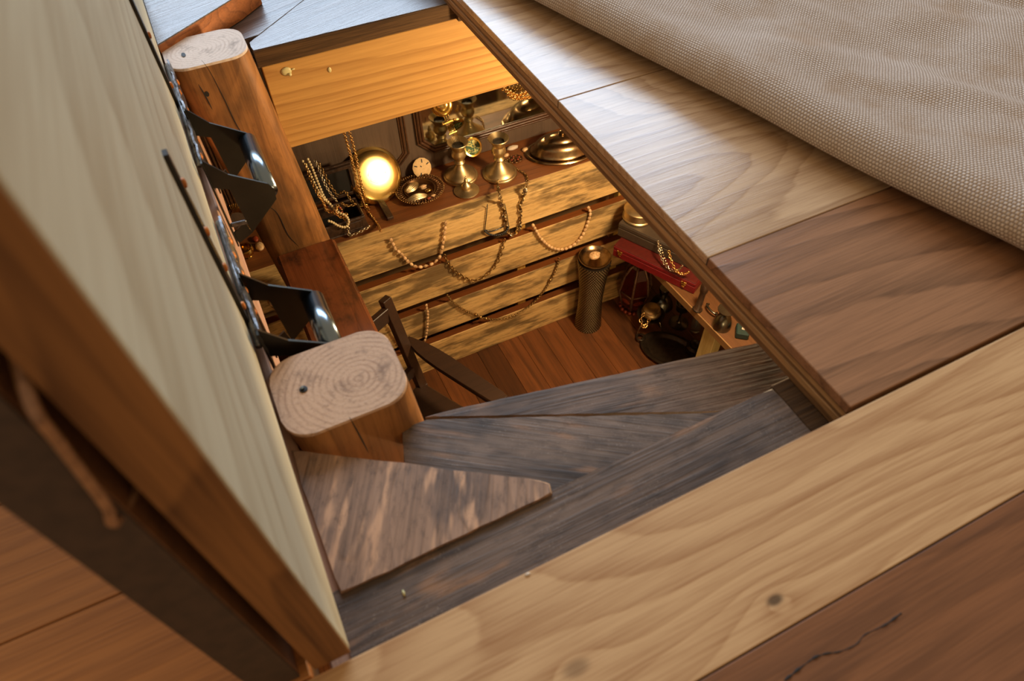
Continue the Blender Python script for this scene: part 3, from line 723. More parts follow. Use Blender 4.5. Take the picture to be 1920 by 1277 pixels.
kb_ = thing('bead_trio', at_y(900, 595, YW - .012)); tag(kb_, 'three dark round beads strung on the long chain below the third slat', 'beads')
for px, py in ((892, 590), (901, 595), (911, 597), (1032, 525)): obj('bead', ball_bm(at_y(px, py, YW - .012), .0085, 2), M['gold_dark'], kb_, True)
beads('shell_strand', wall([(799, 570), (802, 590), (801, 612), (799, 630), (794, 644), (784, 653), (772, 655), (756, 648), (744, 632), (734, 615), (726, 600)], .012), .019, [sh_cowrie], ['shell', 'cowrie'],
      'pale shell strand hanging behind the dark chair on the third slat', cord='oak_brown', jit=.2, r=.0073)
# coin necklace and black collar over the counter edge
coins = [at_z(931, 338, ZS + .010), at_y(936, 366, YW - .010)] + wall([(941, 380), (944, 398), (947, 416), (950, 430), (958, 440), (968, 438), (975, 424), (976, 408), (974, 392), (975, 380)]) + [at_y(983, 365, YW - .012), at_y(987, 350, YW - .006), at_z(991, 343, ZS + .012)]
beads('coin_necklace', coins, .0150, [sh_disc], ['brass_old', 'silver', 'brass_old', 'gold_dark'], 'necklace of small brass discs hanging over the counter edge below the candlestick', cord='gold_dark', jit=.5, r=.0098)
cl = beads('black_collar', wall([(908, 431), (912, 436), (920, 440), (932, 441), (943, 438), (950, 432), (954, 424)], .012), .0085, [sh_round], ['black_bead'], 'black bead collar on straight dark cords against the topmost slat', r=.0046)
obj('cord', tube_bm(wall([(914, 383), (912, 405), (909, 430)], .006), .0018, 6), M['black'], cl, True); obj('cord', tube_bm(wall([(946, 382), (950, 400), (954, 424)], .006), .0016, 6), M['black'], cl, True)
obj('upper_strand', tube_bm(wall([(909, 431), (920, 434), (934, 430), (945, 424)], .010), .0026, 6), M['black_bead'], cl, True)

# brass plate leaning on the cabinet, shell engraved on it
pc = at_y(701, 306, 2.15); pr = .110
ax = Vector((.20, -.815, .545)).normalized()
pc = Vector((pc.x, 2.15, ZS + pr * .93))
bp = thing('brass_plate', Vector((pc.x, pc.y, ZS))); tag(bp, 'polished round brass plate engraved with a shell, leaning on the cabinet', 'plate')
pd_ = lathe('dish', [(0, .006), (pr * .30, .0058), (pr * .6, .0045), (pr * .82, .001), (pr * .92, -.006), (pr, -.018), (pr * .99, -.021), (pr * .8, -.012), (0, -.004)], pc, M['brass_plate'], bp, axis=ax, seg=56, deg=60)
X, Y, Z = frame_axes(ax)
bm = bmesh.new()
for k in range(8):
    a = -.42 + .12 * k; pts = []
    for s in range(9):
        u = s / 8; pts.append(pc + X * (-.034 + .072 * u) + Y * ((a) * .075 * math.sin(math.pi * min(1, .12 + u * .83)) + .002) + Z * .0062)
    tube_bm(pts, .0006, 4, False, bm)
obj('engraved_shell', bm, M['gold_dark'], pd_, True)
# hanging chains by the plate
tpt = Vector((at_y(648, 250, 2.06).x, 2.06, -.30)); b1 = at_z(684, 388, ZS + .006)
chain('hanging_chain', [at_y(648, 246, 2.05) + Vector((-.01, 0, .1)), at_y(654, 280, 2.05), at_y(664, 318, 2.05), at_y(672, 350, 2.05), at_y(679, 372, 2.05), at_z(685, 388, ZS + .006), at_z(696, 404, ZS + .005), at_z(708, 420, ZS + .005), at_y(714, 434, YW - .004)], .0115, .0088, .0018, 'gold', 'longer gold chain hanging down before the brass plate and trailing over the counter edge')
chain('hanging_chain', [at_y(657, 246, 2.06) + Vector((-.01, 0, .1)), at_y(663, 275, 2.06), at_y(671, 315, 2.06), at_y(678, 350, 2.06), at_z(686, 378, ZS + .012), at_z(692, 392, ZS + .006)], .0115, .0088, .0018, 'gold', 'shorter gold chain hanging beside its twin before the brass plate')
# coiled brass shell at the foot of the plate
sc_ = at_z(680, 378, ZS + .012); q = thing('brass_spiral', sc_ - Vector((0, 0, .012))); tag(q, 'small coiled brass ornament lying below the brass plate', 'ornament')
obj('coil', tube_bm([sc_ + Vector((.034 * (1 - s / 60) * math.cos(s * .42), .030 * (1 - s / 60) * math.sin(s * .42), .016 * s / 60 - .004)) for s in range(56)], .0045, 7), M['brass'], q, True)
lathe('knob', [(0, 0), (.011, .002), (.013, .010), (.008, .018), (0, .020)], sc_ + Vector((-.028, .022, -.012)), M['brass_old'], q, seg=16)
# jewellery box with open lid
jb = thing('jewellery_box', (.235, 2.07, ZS)); tag(jb, 'carved dark wooden jewellery box with raised lid, overflowing with strings of pearls', 'box')
bx0, bx1, by0, by1 = .135, .335, 2.000, 2.125; bh = .058
bf = box('box_front', (bx0, by0, ZS), (bx1, by0 + .012, ZS + bh), M['dark_box'], jb, .003); box('box_back', (bx0, by1 - .012, ZS), (bx1, by1, ZS + bh), M['dark_box'], jb, .003)
box('box_side', (bx0, by0 + .012, ZS), (bx0 + .012, by1 - .012, ZS + bh), M['dark_box'], jb, .003); box('box_side', (bx1 - .012, by0 + .012, ZS), (bx1, by1 - .012, ZS + bh), M['dark_box'], jb, .003)
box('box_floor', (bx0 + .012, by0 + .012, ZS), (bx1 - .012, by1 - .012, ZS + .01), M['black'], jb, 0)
box('carved_panel', (bx1 - .075, by0 - .004, ZS + .014), (bx1 - .016, by0, ZS + bh - .010), M['dark_box'], bf, .003)
box('base_moulding', (bx0 - .005, by0 - .006, ZS), (bx1 + .006, by1 + .004, ZS + .009), M['dark_box'], jb, .003)
lx, ly = .262, 2.140
jl = box('lid', (.15, ly, ZS + .062), (.355, ly + .016, ZS + .20), M['dark_box'], jb, .003)
for a in ((.155, ly - .012, ZS + .066, .350, ly, ZS + .080), (.155, ly - .012, ZS + .182, .350, ly, ZS + .196), (.155, ly - .012, ZS + .080, .169, ly, ZS + .182), (.336, ly - .012, ZS + .080, .350, ly, ZS + .182)):
    box('lid_rail', a[:3], a[3:], M['dark_box'], jl, .002)
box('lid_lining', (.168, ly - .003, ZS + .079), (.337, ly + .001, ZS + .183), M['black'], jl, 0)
def drape(px, y0, y1):
    n = len(px); return [at_y(a, b, y0 + (y1 - y0) * min(1, i / (n - 1) / .6)) for i, (a, b) in enumerate(px)]
PG = 'strands spilling from the jewellery box'
beads('pearl_strand', drape([(576, 296), (584, 312), (592, 332), (600, 352), (608, 370), (620, 384), (634, 398), (648, 404), (654, 416), (648, 426), (636, 424), (622, 416), (614, 414)], 2.125, 1.985), .0100, [sh_round], ['pearl'], 'long pearl strand draped over the jewellery box and looping at its front', r=.0052, group=PG)
beads('pearl_strand', drape([(566, 300), (578, 318), (586, 336), (596, 356), (606, 372), (616, 382)], 2.11, 2.04), .0098, [sh_round], ['pearl', 'brass_old'], 'greyish pearl strand nearest the far post on the jewellery box', r=.0048, group=PG)
chain('box_chain', drape([(590, 300), (600, 322), (610, 346), (622, 366), (632, 378)], 2.12, 2.05), .0115, .0085, .0017, 'silver', 'silver chain hanging on the raised lid of the jewellery box', PG)
chain('box_chain', drape([(596, 304), (606, 322), (616, 342), (626, 358), (634, 368)], 2.118, 2.06), .014, .0098, .0017, 'gold_dark', 'antique gold chain hanging on the raised lid of the jewellery box', PG)
chain('box_chain', drape([(572, 306), (580, 330), (588, 350), (598, 368), (606, 380), (612, 396)], 2.10, 2.03), .011, .008, .0018, 'gold', 'bright gold chain at the left of the jewellery box by the post', PG)
chain('box_chain', drape([(636, 364), (646, 358), (652, 366), (660, 378), (668, 382), (664, 384), (650, 386), (640, 380)], 2.06, 2.01), .011, .008, .0016, 'gold_dark', 'short gold chain tangled over the right rim of the jewellery box', PG)
chain('box_chain', drape([(652, 416), (653, 430), (655, 442), (662, 440), (676, 434), (686, 428), (694, 424)], 1.992, 1.965), .014, .010, .0020, 'silver', 'silver chain lying on the counter in front of the jewellery box', PG)
chain('box_chain', drape([(612, 392), (620, 400), (628, 392), (634, 384), (630, 398), (640, 408), (650, 400), (646, 412)], 2.03, 2.0), .012, .009, .0018, 'gold', 'gold chain heaped inside the jewellery box', PG)
beads('amber_strand', drape([(604, 376), (612, 388), (622, 398), (634, 404), (642, 396), (636, 388)], 2.05, 2.02), .011, [sh_oval], ['coral', 'gold_dark'], 'brown bead strand inside the jewellery box', r=.0055, group=PG)
# dark bar
a = at_z(712, 376, ZS); b = at_z(733, 413, ZS)
tag(obj('wooden_bar', bar_bm(a + Vector((0, 0, .007)), b + Vector((0, 0, .007)), .026, .014), M['dark_box']), 'small dark rectangular bar lying on the counter left of the pierced dish', 'bar')
# sand dollar
sd = at_y(790, 306, 2.190); q = thing('sand_dollar', Vector((sd.x, 2.19, ZS))); tag(q, 'pale sand dollar with five slits leaning behind the pierced dish', 'shell')
sr = .040; sd = Vector((sd.x, 2.190, ZS + .042)); axs = Vector((.1, -.85, .5)).normalized()
sdd = lathe('disc', [(0, .005), (sr * .5, .0045), (sr * .93, .002), (sr, 0), (sr * .96, -.003), (0, -.004)], sd, M['sand'], q, axis=axs, seg=13)
X, Y, Z = frame_axes(axs)
for ang, r0, r1 in ((75, .5, .85), (150, .55, .85), (20, .55, .85), (238, .5, .82), (118, .12, .42)):
    dv = X * math.cos(math.radians(ang)) + Y * math.sin(math.radians(ang))
    obj('slit', bar_bm(sd + dv * sr * r0 + Z * .0046, sd + dv * sr * r1 + Z * .0034, .0042, .0016, up=Z, bevel=0), M['black'], sdd)
# pierced oval dish with shells
dc = at_z(788, 362, ZS); q = thing('pierced_dish', dc); tag(q, 'dark copper dish with pierced rim and a beaded edge on the counter', 'dish')
RD = .088; SX, SY = 1.05, 1.0
lathe('bowl', [(0, .006), (RD * .45, .004), (RD * .58, .008), (RD * .66, .022), (RD * .70, .022), (RD * .72, .018), (RD * .63, .002), (0, .001)], dc, M['copper_dark'], q, seg=40, sx=SX, sy=SY)
bm = bmesh.new(); NR = 44
for i in range(NR):
    a0 = 2 * math.pi * i / NR; c = dc + Vector((RD * .87 * SX * math.cos(a0), RD * .87 * SY * math.sin(a0), .021)); rd = Vector((math.cos(a0), math.sin(a0), 0)); tg = Vector((-rd.y, rd.x, 0))
    tube_bm([c + rd * .011 * math.cos(2 * math.pi * k / 8) + tg *   .0064 * math.sin(2 * math.pi * k / 8) for k in range(8)], .0026, 5, True, bm)
o = obj('pierced_rim', bm, M['copper_dark'], q, True); o['kind'] = 'stuff'
bm = bmesh.new()
for i in range(64):
    a0 = 2 * math.pi * i / 64; ball_bm(dc + Vector((RD * 1.03 * SX * math.cos(a0), RD * 1.03 * SY * math.sin(a0), .022)), .0032, 1, (1, 1, 1), bm)
o = obj('beaded_edge', bm, M['gold_dark'], q, True); o['kind'] = 'stuff'
def scallop(name, c, L, W, H, ang, mat, label, ribs=9, tilt=.0):
    bm = bmesh.new(); g = []; NA, NB = 14, 4 * ribs
    for i in range(NA + 1):
        u = i / NA; row = []
        for j in range(NB + 1):
            v = -1 + 2 * j / NB; wd = W * math.sin(math.pi * min(1, .06 + .88 * u)) ** .75
            z = H * (1 - v * v) * math.sin(math.pi * (.08 + .86 * u)) * (1 + .10 * math.cos(v * ribs * math.pi)) + tilt * v * W
            p = Vector(((u - .5) * L, v * wd, z)); row.append(bm.verts.new(Vector((p.x * math.cos(ang) - p.y * math.sin(ang), p.x * math.sin(ang) + p.y * math.cos(ang), p.z)) + c))
        g.append(row)
    for i in range(NA):
        for j in range(NB): bm.faces.new((g[i][j], g[i + 1][j], g[i + 1][j + 1], g[i][j + 1]))
    o = obj(name, bm, M[mat], None, True); md = o.modifiers.new('t', 'SOLIDIFY'); md.thickness = .002
    return tag(o, label, 'shell')
scallop('brass_shell', at_z(772, 352, ZS + .018), .072, .023, .016, .55, 'brass_old', 'ribbed brass shell at the back left of the pierced dish')
scallop('brass_shell', at_z(781, 372, ZS + .016), .088, .022, .018, .02, 'brass_old', 'longer ribbed brass shell at the front of the pierced dish')
for px, py, r, mt, lb in ((793, 350, .013, 'shell', 'cream whorled shell at the back right of the pierced dish'), (803, 358, .013, 'brass', 'yellow gold trinket at the right of the pierced dish'), (812, 367, .009, 'shell', 'small pink shell at the right rim of the pierced dish'), (804, 372, .008, 'coral', 'small orange shell beside the longer brass shell')):
    c = at_z(px, py, ZS + .020); bm = ball_bm(c, r, 2, (1.2, .8, .7))
    for v in bm.verts: v.co += (v.co - c) * .25 * math.sin(9 * math.atan2(v.co.y - c.y, v.co.x - c.x))
    tag(obj('small_shell', bm, M[mt], None, True), lb, 'shell')
# candlesticks
def candlestick(base, h, label):
    t = thing('candlestick', base, label, 'candlestick', 'pair of aged brass candlesticks'); k = h / .185; R = .070; P = lambda *a: [(r_, z_ * k) for r_, z_ in a]
    H = .185
    lathe('base', P((0, 0), (R, 0), (R, .006), (R * .97, .010), (R * .90, .012), (R * .88, .016), (R * .70, .026), (R * .42, .044), (R * .26, .062), (.0135, .072)), base, M['brass_old'], t, seg=40)
    lathe('stem', P((.0135, .070), (.020, .075), (.0225, .081), (.019, .087), (.0145, .092), (.016, .096), (.024, .104), (.029, .116), (.0285, .130), (.025, .140), (.0235, .146)), base, M['brass_old'], t, seg=32)
    cu = lathe('cup', P((.0235, .145), (.024, .152), (.031, .166), (.040, H - .004), (.0415, H), (.040, H + .002), (.029, H - .010), (.022, H - .016)), base, M['brass_old'], t, seg=36)
    lathe('socket', P((0, H - .022), (.0215, H - .022), (.0225, H - .014)), base, M['wick'], cu, seg=24)
    return t
c1 = at_z(864, 330, ZS); c1.z = ZS; candlestick(c1, .160, 'aged brass candlestick holding a clock pendulum, left of the pair')
c2 = at_z(937, 325, ZS); c2.z = ZS; candlestick(c2, .166, 'empty aged brass candlestick, right of the pair')
# pendulum standing in the left candlestick
pd = thing('clock_pendulum', c1 + Vector((0, 0, .142))); tag(pd, 'brass gridiron clock pendulum stuck upside down in the left candlestick', 'pendulum')
p0 = c1 + Vector((.002, 0, .142)); yb_ = c1.y + .045; p1 = at_y(828, 197, yb_); dv = (p1 - p0); dn = dv.normalized()
sd_ = dn.cross((CAM - p0).normalized()).normalized()
for k in range(5):
    s = (k - 2) * .0058; tube('rod', [p0 + sd_ * s * .9, p0 + dv * (.56) + sd_ * s], .0011, M['brass'], pd, 6)
for k in range(3):
    s = (k - 1) * .0088; tube('rod', [p0 + dv * .56 + sd_ * s, p0 + dv * .84 + sd_ * s], .0010, M['brass'], pd, 6)
for f_, wd in ((.34, .036), (.60, .040)):
    c = p0 + dv * f_; obj('clamp', bar_bm(c - sd_ * wd / 2, c + sd_ * wd / 2, .005, .008, up=dn), M['brass'], pd)
    if f_ > .5:
        for sg in (-1, 1): obj('knob', ball_bm(c + sd_ * sg * (wd / 2 + .003), .0055, 2), M['brass'], pd, True)
axb = (CAM - p1).normalized()
lathe('bob', [(0, .006), (.016, .006), (.022, .003), (.025, .001), (.027, .004), (.036, .003), (.041, -.002), (.042, -.006), (.036, -.010), (0, -.012)], p1, M['brass'], pd, axis=axb, seg=40)
# small brass finial lid
fl = at_z(875, 358, ZS); q = thing('finial_lid', fl); tag(q, 'small aged brass lid with pointed finial at the front of the counter', 'lid')
lathe('disc', [(0, 0), (.050, 0), (.0505, .004), (.046, .007), (.028, .011), (.020, .017)], fl, M['brass_old'], q, seg=32)
lathe('finial', [(.020, .016), (.0215, .024), (.017, .034), (.008, .040), (.006, .044), (.009, .049), (.006, .055), (.0035, .058), (.004, .063), (0, .074)], fl, M['brass_old'], q, seg=24)
# round framed picture
rp = at_y(886, 276, 2.135); rp = Vector((rp.x, 2.135, max(rp.z, ZS + .04))); axr = Vector((-.1, -.85, .45)).normalized(); q = thing('round_picture', Vector((rp.x, rp.y, ZS))); tag(q, 'small round picture in a brass ring propped between the candlesticks', 'picture')
lathe('ring', [(.028, .002), (.030, .006), (.036, .007), (.0385, .002), (.037, -.004), (.028, -.005)], rp, M['brass'], q, axis=axr, seg=40)
lathe('face', [(0, .002), (.029, .001), (.029, -.003), (0, -.004)], rp, M['picture'], q, axis=axr, seg=32)
# sea shells and dark ornaments right of the candlestick
for px, py, r, sc, lb in ((961, 277, .020, (1.35, .6, .45), 'flat oval white shell beside the covered dish'), (985, 281, .014, (1.05, .9, .7), 'rounded ribbed white shell touching the covered dish'), (949, 291, .011, (1.2, .8, .7), 'small pinkish shell behind the right candlestick')):
    c = at_z(px, py, ZS + r * sc[2] * .5); bm = ball_bm(c, r, 2, sc)
    for v in bm.verts: v.co += (v.co - c) * .07 * math.sin(14 * math.atan2(v.co.y - c.y, v.co.x - c.x))
    tag(obj('sea_shell', bm, M['shell'] if r < .02 else M['white'], None, True), lb, 'shell')
q = thing('filigree_brooch', at_z(968, 298, ZS)); tag(q, 'dark filigree brooch lying right of the right candlestick', 'brooch')
bm = bmesh.new(); c = at_z(966, 298, ZS + .004)
for k in range(7):
    a = k * .9; cc = c + Vector((.016 * math.cos(a) * 1.3, .016 * math.sin(a), 0)); tube_bm([cc + Vector((.011 * math.cos(s * .785), .009 * math.sin(s * .785), 0)) for s in range(8)], .0022, 5, True, bm)
obj('filigree', bm, M['copper_dark'], q, True)
for k in range(4): obj('stone', ball_bm(c + Vector((.018 * math.cos(k * 1.7), .012 * math.sin(k * 1.7), .003)), .0042, 2), M['coral'], q, True)
chain('brooch_chain', [at_z(938, 322, ZS + .03), at_z(950, 300, ZS + .006), at_z(962, 312, ZS + .004), at_z(975, 320, ZS + .004), at_z(986, 328, ZS + .004), at_z(990, 341, ZS + .004)], .013, .009, .0017, 'gold_dark', 'dark chain lying between the right candlestick and the counter edge')
chain('brooch_chain', [at_z(933, 300, ZS + .05), at_z(932, 318, ZS + .03), at_z(931, 332, ZS + .01), at_z(933, 345, ZS + .006)], .013, .010, .0018, 'gold', 'gold chain running down the foot of the right candlestick')
# covered serving dish
cdp = at_z(1052, 284, ZS); q = thing('covered_dish', cdp); tag(q, 'oval bronze serving dish with domed lid at the right of the counter', 'dish')
xd = Vector((.96, -.28, 0))
lathe('tray', [(0, .004), (.110, .004), (.118, .010), (.128, .010), (.133, .006), (.130, .001), (0, 0)], cdp, M['bronze'], q, seg=48, sx=1.15, sy=.72, xdir=xd)
lathe('lid', [(.112, .010), (.113, .018), (.104, .026), (.098, .040), (.086, .056), (.066, .064), (.058, .066), (.052, .074), (.034, .082), (.012, .086), (0, .087)], cdp, M['bronze'], q, seg=48, sx=1.15, sy=.72, xdir=xd)
lathe('handle', [(0, .084), (.012, .086), (.015, .094), (.008, .100), (0, .101)], cdp, M['bronze'], q, seg=20)
# gold rope chain above the mirror
chain('gold_rope', [at_y(942, 166, 2.19), at_y(955, 172, 2.19), at_y(968, 179, 2.19), at_y(982, 176, 2.19), at_y(1000, 168, 2.19), at_y(1020, 150, 2.19)], .012, .014, .0035, 'gold', 'upper strand of thick gold rope chain hanging before the mirror')
chain('gold_rope', [at_y(945, 163, 2.185), at_y(958, 182, 2.185), at_y(972, 185, 2.185), at_y(990, 183, 2.185), at_y(1012, 178, 2.185)], .012, .014, .0032, 'gold', 'lower strand of thick gold rope chain hanging before the mirror')
# left end of the counter
c = at_z(464, 478, ZS); q = thing('brass_cup', c); tag(q, 'small brass cup at the left end of the counter, seen past the bracket', 'cup')
lathe('bowl', [(0, .002), (.020, .002), (.026, .010), (.030, .024), (.027, .036), (.024, .038), (.026, .024), (.018, .008), (0, .006)], c, M['brass'], q, seg=28)
lathe('foot', [(0, 0), (.022, 0), (.018, .004), (0, .004)], c, M['brass'], q, seg=24)
for px, py, r, lb in ((487, 462, .020, 'cream shell lying right of the small brass cup'), (479, 448, .014, 'orange shell behind the small brass cup')):
    c = at_z(px, py, ZS + r * .4); tag(obj('sea_shell', ball_bm(c, r, 2, (.8, 1.2, .5)), M['shell' if r > .015 else 'coral'], None, True), lb, 'shell')
q = thing('gilt_fan', at_z(440, 405, ZS)); tag(q, 'fan of gold wires at the far left of the counter behind the bracket', 'ornament')
for k in range(9):
    a = at_z(444, 412, ZS) ; b = at_y(430 + k * 3.6, 385 - 3 * math.sin(k * .4), 2.2); tube('wire', [a, a.lerp(b, .5) + Vector((0, -.01, 0)), b], .0016, M['brass'], q, 5)
beads('slat_shells', wall([(508, 566), (512, 572), (518, 576), (523, 582)], .012), .022, [sh_cowrie], ['shell'], 'two pale shells hanging on the topmost slat left of the posts', cat='shell', r=.014)

# ================================================================== CELLAR FLOOR: STUDDED COLUMN, CHAIR
cc = Vector((1.247, 1.815, ZF)); q = thing('studded_column', cc); tag(q, 'tall column covered in rows of tiny studs with a shell in its top dish', 'column')
CH = .440; prof = lambda h: .0635 - .010 * math.sin(math.pi * min(1, h / .36)) + (.010 * max(0, (h - .36) / .08))
lathe('core', [(0, 0)] + [(prof(CH * i / 14), CH * i / 14) for i in range(15)] + [(0, CH)], cc, M['stud_base'], q, seg=32)
bm = bmesh.new(); rows = 46
for r_ in range(rows):
    h = .006 + (CH - .012) * r_ / (rows - 1); R = prof(h)
    for k in range(34):
        a = 2 * math.pi * (k + .5 * (r_ % 2) + .18 * math.sin(h * 24)) / 34; n = Vector((math.cos(a), math.sin(a), 0)); tg = Vector((-n.y, n.x, 0)); c = cc + n * R + Vector((0, 0, h))
        v = [bm.verts.new(c + n * .0042)] + [bm.verts.new(c + (tg * math.cos(s * 1.2566) + Vector((0, 0, 1)) * math.sin(s * 1.2566)) * .0042) for s in range(5)]
        for s in range(5): bm.faces.new((v[0], v[1 + s], v[1 + (s + 1) % 5]))
o = obj('stud_rows', bm, M['stud'], q, True); o['kind'] = 'stuff'
lathe('top_dish', [(0, CH + .004), (.048, CH + .003), (.062, CH + .012), (.070, CH + .020), (.073, CH + .020), (.070, CH + .008), (.060, CH), (0, CH)], cc, M['bronze'], q, seg=36)
c = cc + Vector((0, 0, CH + .022)); bm = bmesh.new(); pts = []; rr = []
for s in range(34):
    a = s * .52; R = .020 * (1 - s / 40); pts.append(c + Vector((R * math.cos(a), R * math.sin(a) * .8, .018 * s / 34))); rr.append(.0115 * (1 - s / 44))
tag(obj('whorled_shell', tube_bm(pts, rr, 9), M['shell'], None, True), 'pink-white whorled shell resting in the dish of the studded column', 'shell')
c = at_z(1122, 583, ZF + .006); tag(obj('floor_shell', ball_bm(c, .014, 2, (1.1, .8, .6)), M['white'], None, True), 'small white shell on the cellar floor beside the studded column', 'shell')

chn = thing('armchair', (.28, 1.42, ZF)); tag(chn, 'dark brown wooden armchair on the cellar floor behind the near post', 'chair')
fw = Vector((.435, -.90, 0)).normalized(); rt = Vector((-fw.y, fw.x, 0))     # facing direction, and towards the seen arm
rt = rt if rt.x > 0 else -rt
S0 = Vector((.318, 1.545, 0))                                              # foot of the seen back stile (plan)
def P_(f, r, z): return S0 + fw * f + rt * r + Vector((0, 0, z))
zs_ = -1.375; CW = -.40
for r_ in (0, CW):
    obj('back_stile', bar_bm(P_(.0, r_, zs_ - .02), P_(-.105, r_, -.955), .030, .038, up=rt), M['chair'], chn)
    obj('back_leg', bar_bm(P_(-.01, r_, ZF), P_(0, r_, zs_), .034, .034, up=rt), M['chair'], chn)
    obj('front_leg', bar_bm(P_(.37, r_ + (.03 if r_ == 0 else -.03), ZF), P_(.37, r_ + (.03 if r_ == 0 else -.03), -1.20), .036, .036, up=rt), M['chair'], chn)
    sg = .045 if r_ == 0 else -.045
    arm = bmesh.new(); pts = [(-.075, .2, .012), (.0, .6, .026), (.05, .9, .031), (.11, 1., .033), (.36, 1.05, .031), (.385, .95, .026)]
    top = []; 
    L_ = [P_(f_, r_ + sg * .75 + w_, -1.178) for f_, k_, w_ in pts]; R_ = [P_(f_, r_ + sg * .75 - w_, -1.178) for f_, k_, w_ in pts]
    obj('arm', prism_bm(L_ + R_[::-1], .022, .004), M['chair'], chn)
def rail(f0, z, hh): obj('back_rail', bar_bm(P_(f0, -.012, z), P_(f0, CW + .012, z), .022, hh), M['chair'], chn)
rail(-.090, -1.010, .065); rail(-.02, -1.29, .05)
obj('seat', prism_bm([P_(-.01, .01, zs_), P_(.40, .03, zs_), P_(.40, CW - .03, zs_), P_(-.01, CW - .01, zs_)], .035, .006), M['chair'], chn)
for (f_, r1, r2) in ((.37, .0, CW),): obj('front_rail', bar_bm(P_(f_, r1, zs_ - .06), P_(f_, r2, zs_ - .06), .02, .05), M['chair'], chn)

# ================================================================== RIGHT BENCH AND WHAT STANDS ON AND UNDER IT
ZB = -1.30
bn = thing('side_bench', (1.6, 1.4, ZF)); tag(bn, 'plain plank bench along the right side of the cellar', 'bench')
bA, bB = at_z(1214, 492, ZB), at_z(1362, 644, ZB); dB = (bB - bA).normalized(); bA = bA - dB * .12; bB = bB + dB * .9
top = [bA, bB, Vector((1.98, bB.y, ZB)), Vector((1.98, bA.y, ZB))]
obj('top', prism_bm([p + Vector((.0062 if i < 2 else 0, 0, 0)) for i, p in enumerate(top)], .030, .001), M['rshelf_top'], bn)
obj('edge_strip', prism_bm([bA, bB, bB + Vector((.006, 0, 0)), bA + Vector((.006, 0, 0))], .034, .001), M['rshelf_edge'], bn)
for ly_ in (1.235, .45): 
    f_ = (ly_ - bA.y) / (bB.y - bA.y); xx = bA.x + (bB.x - bA.x) * f_
    box('leg', (xx + .010, ly_ - .035, ZF), (xx + .055, ly_ + .035, ZB - .031), M['pale_leg'], bn)
box('leg', (1.90, 1.2, ZF), (1.95, 1.27, ZB - .031), M['pale_leg'], bn); box('leg', (1.90, .4, ZF), (1.95, .47, ZB - .031), M['pale_leg'], bn)
# red case, dark case, brass bowl
r0, r1 = at_z(1148, 479, ZB + .001), at_z(1300, 552, ZB + .001); dr = (r1 - r0); dr.z = 0; LR = dr.length; dr.normalize(); nr = Vector((-dr.y, dr.x, 0)); nr = nr if nr.x > 0 else -nr
def case(name, f0, f1, d0, d1, z0, z1, mats, label, cat):
    t = thing(name, r0 + dr * (f0 + f1) / 2 + nr * (d0 + d1) / 2 + Vector((0, 0, z0 - r0.z)), label, cat)
    def slab(nm, za, zb, mt, e=0.0):
        c = r0 + dr * (f0 + f1) / 2 + nr * (d0 + d1) / 2; c.z = (za + zb) / 2
        obj(nm, obox_bm(c, dr * ((f1 - f0) / 2 + e), nr * ((d1 - d0) / 2 + e), Vector((0, 0, (zb - za) / 2)), .003), M[mt], t)
    zm = z0 + (z1 - z0) * .62
    slab('body', z0, zm, mats[0]); slab('lid', zm + .0012, z1 - .004, mats[0]); slab('lid_top', z1 - .0042, z1, mats[1], -.001)
    return t, zm
rc, zm = case('red_case', 0, LR, 0, .17, ZB + .001, ZB + .062, ('red', 'red_brown'), 'long red leather case with gold clasps on the bench, under a dark case', 'case')
for f_ in (.035, LR - .05):
    c = r0 + dr * f_ - nr * .003; c.z = zm
    bm = obox_bm(c, dr * .011, nr * .0022, Vector((0, 0, .007)), .001); obox_bm(c + Vector((0, 0, -.012)), dr * .006, nr * .0028, Vector((0, 0, .009)), .001, bm)
    for sg in (-1, 1): ball_bm(c + dr * sg * .009 + Vector((0, 0, .006)), .004, 1, (1, 1, 1), bm)
    obj('clasp', bm, M['brass'], rc, True)
dk, _ = case('dark_case', -.02, LR + .02, .060, .26, ZB + .0632, ZB + .135, ('case_dark', 'case_dark'), 'brown-black flat wooden case stacked on the red case', 'case')
bw = at_z(1196, 407, ZB + .135); q = thing('brass_bowl', bw); tag(q, 'round brass tin on top of the dark case, half hidden by the floor edge', 'tin')
lathe('body', [(0, 0), (.060, 0), (.066, .004), (.066, .010), (.062, .014), (.060, .040), (.064, .044), (.064, .050), (.058, .054), (.030, .056), (0, .057)], bw, M['brass_old'], q, seg=40)
zc = ZB + .137
chain('case_chain', [at_z(1234, 452, zc), at_z(1236, 468, zc - .01), at_z(1241, 485, zc - .04), at_z(1250, 500, zc - .055), at_z(1262, 508, zc - .06), at_z(1272, 506, zc - .04), at_z(1280, 498, zc)], .013, .009, .0018, 'silver', 'silver link chain looped over the right part of the red case')
beads('case_pearls', [at_z(1238, 458, zc), at_z(1243, 476, zc - .01), at_z(1249, 492, zc - .03), at_z(1255, 501, zc - .04)], .011, [sh_round], ['silver', 'pearl'], 'fine silver bead strand beside the chains on the red case', r=.0034)
chain('case_chain', [at_z(1254, 470, zc), at_z(1257, 484, zc - .01), at_z(1262, 498, zc - .03), at_z(1270, 510, zc - .05), at_z(1282, 514, zc - .05), at_z(1292, 510, zc - .03)], .014, .010, .0022, 'gold', 'gold chain looped over the right part of the red case')
